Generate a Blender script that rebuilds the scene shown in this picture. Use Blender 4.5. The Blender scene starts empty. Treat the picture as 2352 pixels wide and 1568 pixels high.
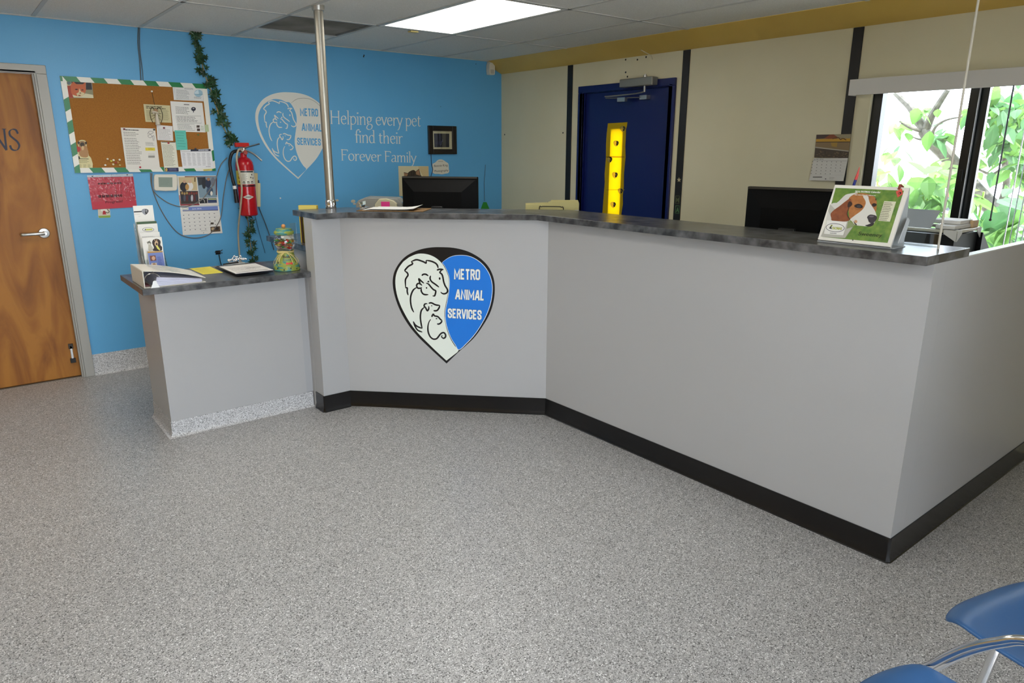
import bpy, math, random
from mathutils import Matrix, Vector
random.seed(7)
sc = bpy.context.scene
COL = sc.collection

# ------------------------------------------------------------------ camera
CAM = Vector((-4.3203, -5.5817, 1.5547))
FPX, PITCH, ROLL, YAW = 1607.8, 0.266, 0.0024, 0.6738      # focal length in px of a 2352 px wide frame
_cp, _sp, _cy, _sy = math.cos(PITCH), math.sin(PITCH), math.cos(YAW), math.sin(YAW)
FWD = Vector((_sy * _cp, _cy * _cp, -_sp))
_R0 = Vector((_cy, -_sy, 0)); _U0 = _R0.cross(FWD)
RGT = _R0 * math.cos(ROLL) + _U0 * math.sin(ROLL)
UPV = -_R0 * math.sin(ROLL) + _U0 * math.cos(ROLL)
cd = bpy.data.cameras.new('camera'); cam = bpy.data.objects.new('camera', cd); COL.objects.link(cam)
cd.sensor_width = 36; cd.sensor_fit = 'HORIZONTAL'; cd.lens = FPX / 2352 * 36; cd.clip_start = .02; cd.clip_end = 200
m = Matrix((RGT, UPV, -FWD)).transposed().to_4x4(); m.translation = CAM; cam.matrix_world = m
sc.camera = cam

# ------------------------------------------------------------------ exposure, sky, daylight portals
sc.view_settings.view_transform = 'Standard'; sc.view_settings.look = 'None'
sc.view_settings.gamma = 1; sc.view_settings.use_curve_mapping = False
sc.view_settings.exposure = 0.5
SKY = 8.0
w = bpy.data.worlds.new('sky'); sc.world = w; w.use_nodes = True
bg = w.node_tree.nodes['Background']; bg.inputs[0].default_value = (0.80, 0.89, 1.0, 1); bg.inputs[1].default_value = SKY
LIGHT = 5.0                                                   # fluorescent diffusers
sl = bpy.data.lights.new('sun', 'SUN'); sl.energy = 12; sl.angle = .02; sl.color = (1, .97, .93)
so = bpy.data.objects.new('sun', sl); COL.objects.link(so); so.rotation_euler = (math.radians(22), 0, 0)      # high sun from the front, stays by the entrance
def portal(loc, rot, sx, sy):
    l = bpy.data.lights.new('daylight_portal', 'AREA'); l.shape = 'RECTANGLE'; l.size = sx; l.size_y = sy
    l.cycles.is_portal = True
    o = bpy.data.objects.new('daylight_portal', l); COL.objects.link(o); o.location = loc; o.rotation_euler = rot
H90 = math.pi / 2
XL, YF, H = -6.3, -6.4, 2.3576                                # room: x XL..0, y YF..0, z 0..H
GX0, GX1, GZ0, GZ1 = -4.9, -2.4, 0.05, 2.2                   # glazed front behind the camera
WY0, WY1, WZ0, WZ1 = -4.64, -3.52, 0.92, 1.93                  # window in the right wall
portal(((GX0 + GX1) / 2, YF - .1, (GZ0 + GZ1) / 2), (H90, 0, 0), GX1 - GX0, GZ1 - GZ0)
portal((.16, (WY0 + WY1) / 2, (WZ0 + WZ1) / 2), (H90, 0, H90), WY1 - WY0, WZ1 - WZ0)
portal((.12, -1.512, 1.35), (H90, 0, H90), .12, .8)

# ------------------------------------------------------------------ materials
def hx(s):
    s = s.lstrip('#'); v = [int(s[i:i + 2], 16) / 255 for i in (0, 2, 4)]
    return tuple((c / 12.92 if c <= .04045 else ((c + .055) / 1.055) ** 2.4) for c in v) + (1,)
_mats = {}
def mat(name, col='#808080', rough=.5, metal=0, spec=.5, noise=None, bump=None, col2=None, trans=0, emit=0, alpha=1):
    if name in _mats: return _mats[name]
    M = bpy.data.materials.new(name); _mats[name] = M; M.use_nodes = True
    nt = M.node_tree; b = nt.nodes['Principled BSDF']
    c = hx(col); b.inputs['Base Color'].default_value = c; M.diffuse_color = c
    b.inputs['Roughness'].default_value = rough; b.inputs['Metallic'].default_value = metal
    b.inputs['Specular IOR Level'].default_value = spec
    if trans: b.inputs['Transmission Weight'].default_value = trans
    if alpha < 1: b.inputs['Alpha'].default_value = alpha
    if emit:
        b.inputs['Emission Color'].default_value = c; b.inputs['Emission Strength'].default_value = emit
    if noise or bump:
        tc = nt.nodes.new('ShaderNodeTexCoord')
    if noise:
        n = nt.nodes.new('ShaderNodeTexNoise'); n.inputs['Scale'].default_value = noise[0]; n.inputs['Detail'].default_value = 6
        if len(noise) > 3:
            mp = nt.nodes.new('ShaderNodeMapping'); mp.inputs['Scale'].default_value = noise[3]
            nt.links.new(tc.outputs['Object'], mp.inputs[0]); nt.links.new(mp.outputs[0], n.inputs[0])
        else: nt.links.new(tc.outputs['Object'], n.inputs[0])
        r = nt.nodes.new('ShaderNodeValToRGB'); r.color_ramp.elements[0].position = noise[1]; r.color_ramp.elements[1].position = noise[2]
        r.color_ramp.elements[0].color = c; r.color_ramp.elements[1].color = hx(col2)
        nt.links.new(n.outputs['Fac'], r.inputs[0]); nt.links.new(r.outputs[0], b.inputs['Base Color'])
    if bump:
        n2 = nt.nodes.new('ShaderNodeTexNoise'); n2.inputs['Scale'].default_value = bump[0]; n2.inputs['Detail'].default_value = 4
        nt.links.new(tc.outputs['Object'], n2.inputs[0])
        bp = nt.nodes.new('ShaderNodeBump'); bp.inputs['Strength'].default_value = bump[1]; bp.inputs['Distance'].default_value = .004
        nt.links.new(n2.outputs['Fac'], bp.inputs['Height']); nt.links.new(bp.outputs[0], b.inputs['Normal'])
    return M
def ink(col, rough=.55): return mat('ink_' + col.lstrip('#') + ('' if rough == .55 else '_%d' % int(rough * 100)), col, rough)
def flake_mat(name, stops, scale, rough):
    M = bpy.data.materials.new(name); _mats[name] = M; M.use_nodes = True; nt = M.node_tree; b = nt.nodes['Principled BSDF']
    tc = nt.nodes.new('ShaderNodeTexCoord'); v = nt.nodes.new('ShaderNodeTexVoronoi'); v.inputs['Scale'].default_value = scale
    v.inputs['Randomness'].default_value = 1
    nt.links.new(tc.outputs['Object'], v.inputs['Vector'])
    sp = nt.nodes.new('ShaderNodeSeparateColor'); nt.links.new(v.outputs['Color'], sp.inputs[0])
    r = nt.nodes.new('ShaderNodeValToRGB'); r.color_ramp.interpolation = 'CONSTANT'
    el = r.color_ramp.elements
    for i, (p, c) in enumerate(stops):
        e = el[i] if i < 2 else el.new(p)
        e.position = p; e.color = hx(c)
    nt.links.new(sp.outputs[0], r.inputs[0]); nt.links.new(r.outputs[0], b.inputs['Base Color'])
    b.inputs['Roughness'].default_value = rough
    n2 = nt.nodes.new('ShaderNodeTexNoise'); n2.inputs['Scale'].default_value = 260
    nt.links.new(tc.outputs['Object'], n2.inputs[0])
    bp = nt.nodes.new('ShaderNodeBump'); bp.inputs['Strength'].default_value = .25; bp.inputs['Distance'].default_value = .002
    nt.links.new(n2.outputs['Fac'], bp.inputs['Height']); nt.links.new(bp.outputs[0], b.inputs['Normal'])
    return M
def glass_mat(name, tint=(1, 1, 1, 1), gloss=.08, rough=.02):
    M = bpy.data.materials.new(name); _mats[name] = M; M.use_nodes = True; nt = M.node_tree; nt.nodes.clear()
    o = nt.nodes.new('ShaderNodeOutputMaterial'); mx = nt.nodes.new('ShaderNodeMixShader')
    t = nt.nodes.new('ShaderNodeBsdfTransparent'); t.inputs[0].default_value = tint
    g = nt.nodes.new('ShaderNodeBsdfGlossy'); g.inputs['Roughness'].default_value = rough
    lw = nt.nodes.new('ShaderNodeLayerWeight'); lw.inputs[0].default_value = .35
    mm = nt.nodes.new('ShaderNodeMath'); mm.operation = 'MULTIPLY_ADD'; mm.inputs[1].default_value = .5; mm.inputs[2].default_value = gloss
    mm.use_clamp = True
    nt.links.new(lw.outputs['Fresnel'], mm.inputs[0]); nt.links.new(mm.outputs[0], mx.inputs[0])
    nt.links.new(t.outputs[0], mx.inputs[1]); nt.links.new(g.outputs[0], mx.inputs[2]); nt.links.new(mx.outputs[0], o.inputs[0])
    return M
def translucent_mat(name, col, mixf=.5, tcol=None):
    M = bpy.data.materials.new(name); _mats[name] = M; M.use_nodes = True; nt = M.node_tree; b = nt.nodes['Principled BSDF']
    b.inputs['Base Color'].default_value = hx(col); b.inputs['Roughness'].default_value = .55
    t = nt.nodes.new('ShaderNodeBsdfTranslucent'); t.inputs[0].default_value = hx(tcol or col)
    mx = nt.nodes.new('ShaderNodeMixShader'); mx.inputs[0].default_value = mixf
    nt.links.new(b.outputs[0], mx.inputs[1]); nt.links.new(t.outputs[0], mx.inputs[2])
    nt.links.new(mx.outputs[0], nt.nodes['Material Output'].inputs[0])
    return M

FLAKES = [(0, '#4f4e4d'), (.08, '#82817f'), (.26, '#a2a09f'), (.60, '#b2b1af'), (.84, '#c4c3c2'), (.95, '#e6e6e5')]
M_floor = flake_mat('epoxy_flake', FLAKES, 300, .36)
M_cove = flake_mat('epoxy_flake_cove', [(0, '#6a6a6a'), (.1, '#a3a3a4'), (.3, '#bcbcbd'), (.6, '#c8c8c9'), (.84, '#d6d6d7'), (.95, '#efefef')], 330, .5)
M_blue = mat('blue_wall_paint', '#5fabdc', .42, noise=(1.4, .3, .7), col2='#5ba7d8', bump=(90, .12))
M_cream = mat('cream_wall_paint', '#dcd4b4', .55, noise=(2, .3, .7), col2='#d6ceac', bump=(60, .15))
M_beige = mat('beige_wall_paint', '#cfae78', .6, bump=(60, .15))
M_mustard = mat('mustard_paint', '#dcb95c', .42, noise=(3, .3, .75), col2='#d3af54')
M_blackstrip = mat('black_strip', '#141210', .45)
M_tile = mat('ceiling_tile', '#efeee9', .85, noise=(220, .35, .6), col2='#dddcd6', bump=(300, .4))
M_tbar = mat('ceiling_grid_metal', '#c4c4c0', .5)
M_lamg = mat('grey_laminate', '#b0b0b0', .34, bump=(400, .04))
M_lamd = mat('dark_mottled_laminate', '#343537', .26, noise=(17, .36, .7), col2='#6b6b6c', bump=(200, .05))
M_rubber = mat('black_vinyl_base', '#0b0b0c', .24)
M_navy = mat('navy_paint', '#0b1756', .32, bump=(50, .1))
M_steelframe = mat('grey_painted_steel', '#a7a6a0', .4)
M_chrome = mat('chrome', '#d8d8d8', .16, 1)
M_satin = mat('satin_metal', '#bdbcb8', .36, 1)
M_mon = mat('matte_black_plastic', '#050505', .6, spec=.15)
M_pole = mat('brushed_steel', '#a8a499', .42, 1)
M_black = mat('black_plastic', '#0c0c0d', .38)
M_white = mat('white_plastic', '#e6e6e2', .4)
M_glass = glass_mat('clear_glass', gloss=.03)
M_acrylic = glass_mat('clear_acrylic', (.95, .98, .98, 1), .06)
M_offwhite = mat('offwhite_plastic', '#ddd9cb', .42)
M_paper = ink('#efeee9'); M_yellow = ink('#e6d43e')

# ------------------------------------------------------------------ object helpers
def tag(o, label=None, cat=None, group=None, kind=None):
    if label: o['label'] = label
    if cat: o['category'] = cat
    if group: o['group'] = group
    if kind: o['kind'] = kind
    return o
def thing(name, loc, label, cat, group=None):
    o = bpy.data.objects.new(name, None); o.empty_display_size = .05; COL.objects.link(o); o.location = loc
    return tag(o, label, cat, group)
def org(o):
    v = Vector((0, 0, 0))
    while o is not None: v += o.location; o = o.parent
    return v
I4 = Matrix.Identity(4)
def frame(o, x, y, z):
    M = Matrix((Vector(x).normalized(), Vector(y).normalized(), Vector(z).normalized())).transposed().to_4x4(); M.translation = Vector(o); return M
class MB:
    def __init__(s, M=None): s.v = []; s.f = []; s.mi = []; s.mats = []; s.M = M or I4
    def idx(s, m):
        if m not in s.mats: s.mats.append(m)
        return s.mats.index(m)
    def add(s, vs, fs, m, M=None):
        T = s.M @ M if M is not None else s.M
        n = len(s.v); s.v += [T @ Vector(p) for p in vs]; k = s.idx(m)
        for f in fs: s.f.append([i + n for i in f]); s.mi.append(k)
        return s
    def box(s, a, b, m, M=None):
        x0, y0, z0 = [min(p, q) for p, q in zip(a, b)]; x1, y1, z1 = [max(p, q) for p, q in zip(a, b)]
        return s.add([(x0, y0, z0), (x1, y0, z0), (x1, y1, z0), (x0, y1, z0), (x0, y0, z1), (x1, y0, z1), (x1, y1, z1), (x0, y1, z1)],
                     [(3, 2, 1, 0), (4, 5, 6, 7), (0, 1, 5, 4), (1, 2, 6, 5), (2, 3, 7, 6), (3, 0, 4, 7)], m, M)
    def prism(s, pts, z0, z1, m, M=None):
        a = sum(pts[i][0] * pts[(i + 1) % len(pts)][1] - pts[(i + 1) % len(pts)][0] * pts[i][1] for i in range(len(pts)))
        if a < 0: pts = pts[::-1]
        n = len(pts); vs = [(p[0], p[1], z0) for p in pts] + [(p[0], p[1], z1) for p in pts]
        fs = [list(range(n))[::-1], list(range(n, 2 * n))] + [(i, (i + 1) % n, n + (i + 1) % n, n + i) for i in range(n)]
        return s.add(vs, fs, m, M)
    def lathe(s, prof, m, n=32, M=None):            # profile (r, z) about the local z axis
        vs = []; fs = []; k = len(prof)
        for i in range(n):
            a = 2 * math.pi * i / n
            for r, z in prof: vs.append((r * math.cos(a), r * math.sin(a), z))
        for i in range(n):
            j = (i + 1) % n
            for q in range(k - 1): fs.append((i * k + q, j * k + q, j * k + q + 1, i * k + q + 1))
        if prof[0][0] > 1e-6: fs.append([i * k for i in range(n)][::-1])
        if prof[-1][0] > 1e-6: fs.append([i * k + k - 1 for i in range(n)])
        return s.add(vs, fs, m, M)
    def tube(s, pts, r, m, n=10, M=None, cap=True, flat=1.0):
        P = [Vector(p) for p in pts]; vs = []; fs = []; K = len(P); rr = r if isinstance(r, (list, tuple)) else [r] * K
        up = None
        for i, p in enumerate(P):
            t = ((P[i + 1] if i < K - 1 else p) - (P[i - 1] if i else p)).normalized()
            if up is None: up = Vector((0, 0, 1)) if abs(t.z) < .9 else Vector((1, 0, 0))
            a = t.cross(up).normalized(); b = a.cross(t).normalized(); up = b
            for j in range(n):
                q = 2 * math.pi * j / n
                vs.append(p + a * math.cos(q) * rr[i] + b * math.sin(q) * rr[i] * flat)
        for i in range(K - 1):
            for j in range(n): fs.append((i * n + j, i * n + (j + 1) % n, (i + 1) * n + (j + 1) % n, (i + 1) * n + j))
        if cap: fs += [list(range(n))[::-1], list(range((K - 1) * n, K * n))]
        return s.add(vs, fs, m, M)
    def sphere(s, c, r, m, n=16, sc_=(1, 1, 1), M=None):
        k = max(6, n // 2); vs = []; fs = []
        for i in range(k + 1):
            t = math.pi * i / k
            for j in range(n):
                a = 2 * math.pi * j / n
                vs.append((c[0] + r * sc_[0] * math.sin(t) * math.cos(a), c[1] + r * sc_[1] * math.sin(t) * math.sin(a), c[2] - r * sc_[2] * math.cos(t)))
        for i in range(k):
            for j in range(n): fs.append((i * n + j, i * n + (j + 1) % n, (i + 1) * n + (j + 1) % n, (i + 1) * n + j))
        return s.add(vs, fs, m, M)
    def grid(s, nu, nv, fn, m, M=None, closed=False):
        vs = [fn(i / (nu - 1), j / (nv - 1)) for i in range(nu) for j in range(nv)]
        fs = [(i * nv + j, (i + 1) * nv + j, (i + 1) * nv + j + 1, i * nv + j + 1) for i in range(nu - 1) for j in range(nv - 1)]
        return s.add(vs, fs, m, M)
    def build(s, name, parent=None, bevel=0, smooth=True, ang=35, sub=0, solid=0, base=None):
        O = org(parent) if parent is not None else (Vector(base) if base is not None else Vector((0, 0, 0)))
        me = bpy.data.meshes.new(name); me.from_pydata([p - O for p in s.v], [], s.f)
        for m_ in s.mats: me.materials.append(m_)
        me.polygons.foreach_set('material_index', s.mi); me.validate(); me.update()
        if smooth: me.shade_smooth(); me.set_sharp_from_angle(angle=math.radians(ang))
        o = bpy.data.objects.new(name, me); COL.objects.link(o)
        if parent is not None: o.parent = parent
        else: o.location = O
        if solid: q = o.modifiers.new('solid', 'SOLIDIFY'); q.thickness = solid; q.offset = 0
        if sub: q = o.modifiers.new('sub', 'SUBSURF'); q.levels = sub; q.render_levels = sub
        if bevel:
            q = o.modifiers.new('bevel', 'BEVEL'); q.width = bevel; q.segments = 2; q.limit_method = 'ANGLE'; q.angle_limit = math.radians(40)
        return o
def struct(name, mb, **k): return tag(mb.build(name, **k), kind='structure')
def T(x, y, z): return Matrix.Translation((x, y, z))
def RZ(a): return Matrix.Rotation(a, 4, 'Z')
def RX(a): return Matrix.Rotation(a, 4, 'X')
def RY(a): return Matrix.Rotation(a, 4, 'Y')
def sm(pts, k=6, closed=False):                      # Catmull-Rom through the points
    n = len(pts); out = []
    P = [tuple(p) for p in pts]
    rng = range(n) if closed else range(n - 1)
    for i in rng:
        p0 = P[(i - 1) % n] if closed or i > 0 else P[0]; p1 = P[i]; p2 = P[(i + 1) % n]; p3 = P[(i + 2) % n] if closed or i + 2 < n else P[-1]
        for j in range(k):
            t = j / k
            out.append(tuple(.5 * (2 * b + (c - a) * t + (2 * a - 5 * b + 4 * c - d) * t * t + (3 * b - a - 3 * c + d) * t ** 3) for a, b, c, d in zip(p0, p1, p2, p3)))
    if not closed: out.append(P[-1])
    return out
def copy_tree(o, dx, parent=None):                   # a thing with its parts, moved by dx
    c = o.copy(); COL.objects.link(c)
    if parent is None: c.location = o.location + Vector(dx)
    else: c.parent = parent
    for ch in list(o.children): copy_tree(ch, dx, c)
    return c

# flat text from the built-in font: ([(x, y)], faces, width), capital height 1
_tc = {}
def text_geo(t, bold=0, space=1):
    k = (t, bold, space)
    if k in _tc: return _tc[k]
    cu = bpy.data.curves.new('text', 'FONT'); cu.body = t; cu.offset = bold; cu.resolution_u = 4; cu.space_character = space
    o = bpy.data.objects.new('text', cu); COL.objects.link(o); bpy.context.view_layer.update()
    me = bpy.data.meshes.new_from_object(o.evaluated_get(bpy.context.evaluated_depsgraph_get()))
    v = [(p.co.x, p.co.y) for p in me.vertices]; f = [list(p.vertices) for p in me.polygons]
    bpy.data.objects.remove(o); bpy.data.meshes.remove(me); bpy.data.curves.remove(cu)
    cap = .729
    x0 = min(p[0] for p in v); x1 = max(p[0] for p in v)
    r = ([((p[0] - x0) / cap, p[1] / cap) for p in v], f, (x1 - x0) / cap); _tc[k] = r
    return r

# planes of the room, as frames: local x right, local y up, local z out towards the room
P_BACK = frame((0, 0, 0), (1, 0, 0), (0, 0, 1), (0, -1, 0))
P_RIGHT = frame((0, 0, 0), (0, -1, 0), (0, 0, 1), (-1, 0, 0))
def onto(M, u, v):                                   # where the sight line of photo point (u, v) meets the plane z=0 of M
    d = FWD + RGT * ((u - 1176) / FPX) - UPV * ((v - 784) / FPX)
    n = M.col[2].to_3d(); o = M.translation
    p = CAM + d * ((o - CAM).dot(n) / d.dot(n)); q = M.inverted() @ p
    return (q.x, q.y)
class Art(MB):
    """A flat printed thing on the plane M; points are read in the crop zoom=(x0, y0, scale) of the photograph and measured on that plane."""
    def __init__(s, M, zoom=(0, 0, 1), off=0): super().__init__(M); s.zm = zoom; s.lv = off; s.px = True; s.k = 0
    def p(s, a): return onto(s.M, s.zm[0] + a[0] / s.zm[2], s.zm[1] + a[1] / s.zm[2]) if s.px else a
    def step(s): s.k = (s.k + 1) % 12; return s.k * 1.2e-5      # overlapping inks never share a plane
    def sheet(s, pts, col, th=.0012):
        q = [s.p(a) for a in pts]; s.prism(q, s.lv, s.lv + th, col if not isinstance(col, str) else ink(col)); s.lv += th; s.top = s.lv; return s
    def poly(s, pts, col, lv=1):
        q = [s.p(a) for a in pts]; z = s.top + .0002 * lv + s.step()
        a = sum(q[i][0] * q[(i + 1) % len(q)][1] - q[(i + 1) % len(q)][0] * q[i][1] for i in range(len(q)))
        if a < 0: q = q[::-1]
        s.add([(x, y, z) for x, y in q], [list(range(len(q)))], col if not isinstance(col, str) else ink(col)); return s
    def rect(s, x0, y0, x1, y1, col, lv=1): return s.poly([(x0, y0), (x1, y0), (x1, y1), (x0, y1)], col, lv)
    def ell(s, cx, cy, rx, ry, col, lv=1, n=20, rot=0):
        c, d = math.cos(rot), math.sin(rot)
        return s.poly([(cx + rx * math.cos(6.2832 * i / n) * c - ry * math.sin(6.2832 * i / n) * d, cy + rx * math.cos(6.2832 * i / n) * d + ry * math.sin(6.2832 * i / n) * c) for i in range(n)], col, lv)
    def line(s, pts, w, col, lv=2, smooth=False, close=False):
        q = sm(pts, 5, close) if smooth else list(pts)
        if close: q.append(q[0])
        q = [Vector(s.p(a)) for a in q]; z = s.top + .0002 * lv + s.step(); vs = []; n = len(q)
        if s.px:                                     # width is given in crop px: measure it at the first point
            a = Vector(s.p(pts[0])); b = Vector(s.p((pts[0][0] + 10, pts[0][1]))); c = Vector(s.p((pts[0][0], pts[0][1] + 10)))
            w = w * ((b - a).length + (c - a).length) / 20
        for i in range(n):
            t = (q[min(i + 1, n - 1)] - q[max(i - 1, 0)]);
            if t.length < 1e-9: t = Vector((1, 0))
            t.normalize(); e = Vector((-t.y, t.x)) * w / 2
            vs += [(q[i].x + e.x, q[i].y + e.y, z), (q[i].x - e.x, q[i].y - e.y, z)]
        s.add(vs, [(2 * i, 2 * i + 1, 2 * i + 3, 2 * i + 2) for i in range(n - 1)], col if not isinstance(col, str) else ink(col)); return s
    def text(s, t, A, B, C, col, lv=3, bold=0, z=None):          # baseline from A to B, capital height up to C
        g, f, wd = text_geo(t, bold); A = Vector(s.p(A)); B = Vector(s.p(B)); C = Vector(s.p(C)); X = (B - A) / wd; Y = C - A
        z = s.top + .0002 * lv
        s.add([(A.x + X.x * x + Y.x * y, A.y + X.y * x + Y.y * y, z) for x, y in g], f, col if not isinstance(col, str) else ink(col)); return s
    def words(s, A, B, D, n, col='#777770', w=.45, seed=1, lv=1, full=.9):        # n rows of small print between A (top left), B (top right), D (bottom left)
        rnd = random.Random(seed); A, B, D = Vector(A), Vector(B), Vector(D); U = B - A; V = D - A
        for i in range(n):
            x = 0.0; end = full * (1 - .25 * rnd.random())
            while x < end:
                l = min(.05 + .09 * rnd.random(), end - x + .02); y0 = i / max(n, 1); y1 = y0 + w / n
                s.poly([tuple(A + U * x + V * y0), tuple(A + U * (x + l) + V * y0), tuple(A + U * (x + l) + V * y1), tuple(A + U * x + V * y1)], col, lv); x += l + .02
        return s

# a broad-pen roman hand for the painted wording: skeleton strokes per letter, (strokes, serif spots, advance)
def _el(cx, cy, rx, ry, n=16): return [(cx + rx * math.sin(6.2832 * i / n), cy + ry * math.cos(6.2832 * i / n)) for i in range(n + 1)]
GL = {
 'H': ([[(.12, 0), (.12, .95)], [(.68, 0), (.68, .95)], [(.12, .5), (.68, .5)]], [(.12, 0), (.12, .95), (.68, 0), (.68, .95)], .82),
 'e': ([[(.07, .33), (.43, .37)], sm([(.43, .37), (.38, .54), (.24, .6), (.1, .5), (.06, .3), (.12, .1), (.27, 0), (.44, .1)])], [], .5),
 'l': ([[(.1, 0), (.1, 1.02)]], [(.1, 0), (.06, 1.0)], .22),
 'p': ([[(.1, -.38), (.1, .6)], sm([(.1, .46), (.25, .6), (.42, .52), (.48, .3), (.4, .06), (.22, 0), (.1, .08)])], [(.1, -.38), (.06, .58)], .55),
 'i': ([[(.1, 0), (.1, .6)], _el(.1, .85, .03, .03)], [(.1, 0), (.06, .58)], .22),
 'n': ([[(.1, 0), (.1, .6)], sm([(.1, .42), (.22, .57), (.35, .6), (.43, .5), (.44, .36), (.44, 0)])], [(.1, 0), (.44, 0), (.06, .58)], .58),
 'g': ([_el(.22, .4, .16, .19), [(.34, .52), (.48, .58)], sm([(.14, .24), (.08, .14), (.16, .06), (.36, .04), (.46, -.08), (.4, -.28), (.2, -.36), (.03, -.28), (.04, -.12), (.16, .02)])], [], .5),
 'v': ([[(.03, .6), (.22, 0)], [(.22, 0), (.42, .6)]], [(.03, .6), (.42, .6)], .46),
 'r': ([[(.1, 0), (.1, .6)], sm([(.1, .4), (.2, .56), (.31, .59), (.36, .54)])], [(.1, 0), (.06, .58)], .38),
 'y': ([[(.02, .6), (.24, .02)], sm([(.44, .6), (.24, .02), (.14, -.26), (.03, -.35)])], [(.02, .6), (.44, .6)], .46),
 't': ([sm([(.14, .78), (.13, .3), (.14, .1), (.21, .0), (.33, .05)]), [(.02, .6), (.32, .6)]], [], .36),
 'f': ([sm([(.4, .95), (.29, 1.02), (.18, .9), (.15, .7), (.15, 0)]), [(.03, .6), (.34, .6)]], [(.15, 0)], .34),
 'd': ([sm([(.4, .5), (.24, .6), (.08, .5), (.04, .28), (.12, .04), (.26, 0), (.4, .1)]), [(.4, 0), (.4, 1.02)]], [(.36, 1.0), (.44, .02)], .54),
 'h': ([[(.1, 0), (.1, 1.02)], sm([(.1, .42), (.22, .57), (.35, .6), (.43, .5), (.44, .36), (.44, 0)])], [(.1, 0), (.44, 0), (.06, 1.0)], .58),
 'o': ([_el(.26, .3, .21, .3)], [], .53),
 'F': ([[(.12, 0), (.12, .95)], [(.12, .93), (.55, .93), (.55, .8)], [(.12, .5), (.44, .5)]], [(.12, 0), (.1, .95)], .58),
 'm': ([[(.1, 0), (.1, .6)], sm([(.1, .42), (.2, .57), (.31, .6), (.39, .5), (.4, 0)]), sm([(.4, .42), (.5, .57), (.61, .6), (.69, .5), (.7, 0)])], [(.1, 0), (.4, 0), (.7, 0), (.06, .58)], .84),
 'a': ([sm([(.08, .5), (.2, .6), (.34, .56), (.38, .42), (.38, .1), (.46, .0)]), sm([(.38, .34), (.2, .3), (.06, .16), (.1, .02), (.24, .0), (.38, .12)])], [], .5),
 'N': ([[(.1, 0), (.1, .95)], [(.1, .95), (.7, 0)], [(.7, 0), (.7, .95)]], [(.1, 0), (.06, .95), (.7, .95)], .86),
 'S': ([sm([(.5, .76), (.42, .92), (.25, .95), (.1, .85), (.1, .68), (.25, .54), (.42, .4), (.5, .22), (.4, .04), (.24, 0), (.1, .06), (.04, .22)])], [], .6),
 ' ': ([], [], .25)}
def roman(mb, text, A, B, C, m, thick=.075, thin=.028, z=.001, serif=.075):      # A baseline start, B baseline end, C top of capitals (local plane points)
    wd = sum(GL[c][2] for c in text); A = Vector(A); B = Vector(B); C = Vector(C); X = (B - A) / wd; Y = (C - A) / .95; x = 0
    zz = [0]
    def put(pts, f):
        zz[0] = (zz[0] + 1) % 14; mb.add([(A.x + X.x * p[0] + Y.x * p[1], A.y + X.y * p[0] + Y.y * p[1], z + zz[0] * 1.5e-5) for p in pts], f, m)
    for c in text:
        st, se, adv = GL[c]
        for s in st:
            vs = []
            for i, p in enumerate(s):
                a = s[max(i - 1, 0)]; b = s[min(i + 1, len(s) - 1)]; t = Vector((b[0] - a[0], b[1] - a[1])).normalized()
                hw = (thin + (thick - thin) * abs(math.sin(math.atan2(t.y, t.x) - math.radians(20)))) / 2
                vs += [(x + p[0] - t.y * hw, p[1] + t.x * hw), (x + p[0] + t.y * hw, p[1] - t.x * hw)]
            put(vs, [(2 * i + 1, 2 * i, 2 * i + 2, 2 * i + 3)[::-1] for i in range(len(s) - 1)])
        for p in se: put([(x + p[0] - serif, p[1] - .016), (x + p[0] + serif, p[1] - .016), (x + p[0] + serif, p[1] + .016), (x + p[0] - serif, p[1] + .016)], [(0, 1, 2, 3)])
        x += adv

# condensed block capitals drawn as mitred bands, for the emblem
BK = {'M': (.62, [[(0, 0), (0, 1), (.31, .22), (.62, 1), (.62, 0)]]), 'E': (.37, [[(.37, 1), (0, 1), (0, 0), (.37, 0)], [(0, .5), (.31, .5)]]), 'T': (.46, [[(0, 1), (.46, 1)], [(.23, 1), (.23, 0)]]),
 'R': (.42, [[(0, 0), (0, 1), (.28, 1), (.40, .9), (.40, .6), (.28, .5), (0, .5)], [(.22, .5), (.43, 0)]]), 'O': (.42, [[(.21, 1), (.32, 1), (.42, .9), (.42, .1), (.32, 0), (.1, 0), (0, .1), (0, .9), (.1, 1), (.21, 1)]]),
 'A': (.48, [[(0, 0), (.2, 1), (.28, 1), (.48, 0)], [(.08, .27), (.40, .27)]]), 'N': (.44, [[(0, 0), (0, 1), (.44, 0), (.44, 1)]]), 'I': (0, [[(0, 0), (0, 1)]]), 'L': (.34, [[(0, 1), (0, 0), (.34, 0)]]),
 'S': (.40, [[(.40, .76), (.40, .9), (.3, 1), (.1, 1), (0, .9), (0, .7), (.1, .58), (.3, .44), (.4, .32), (.4, .1), (.3, 0), (.1, 0), (0, .1), (0, .24)]]), 'V': (.44, [[(0, 1), (.18, 0), (.26, 0), (.44, 1)]]), 'C': (.40, [[(.40, .7), (.40, .9), (.3, 1), (.1, 1), (0, .9), (0, .1), (.1, 0), (.3, 0), (.4, .1), (.4, .3)]])}
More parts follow.
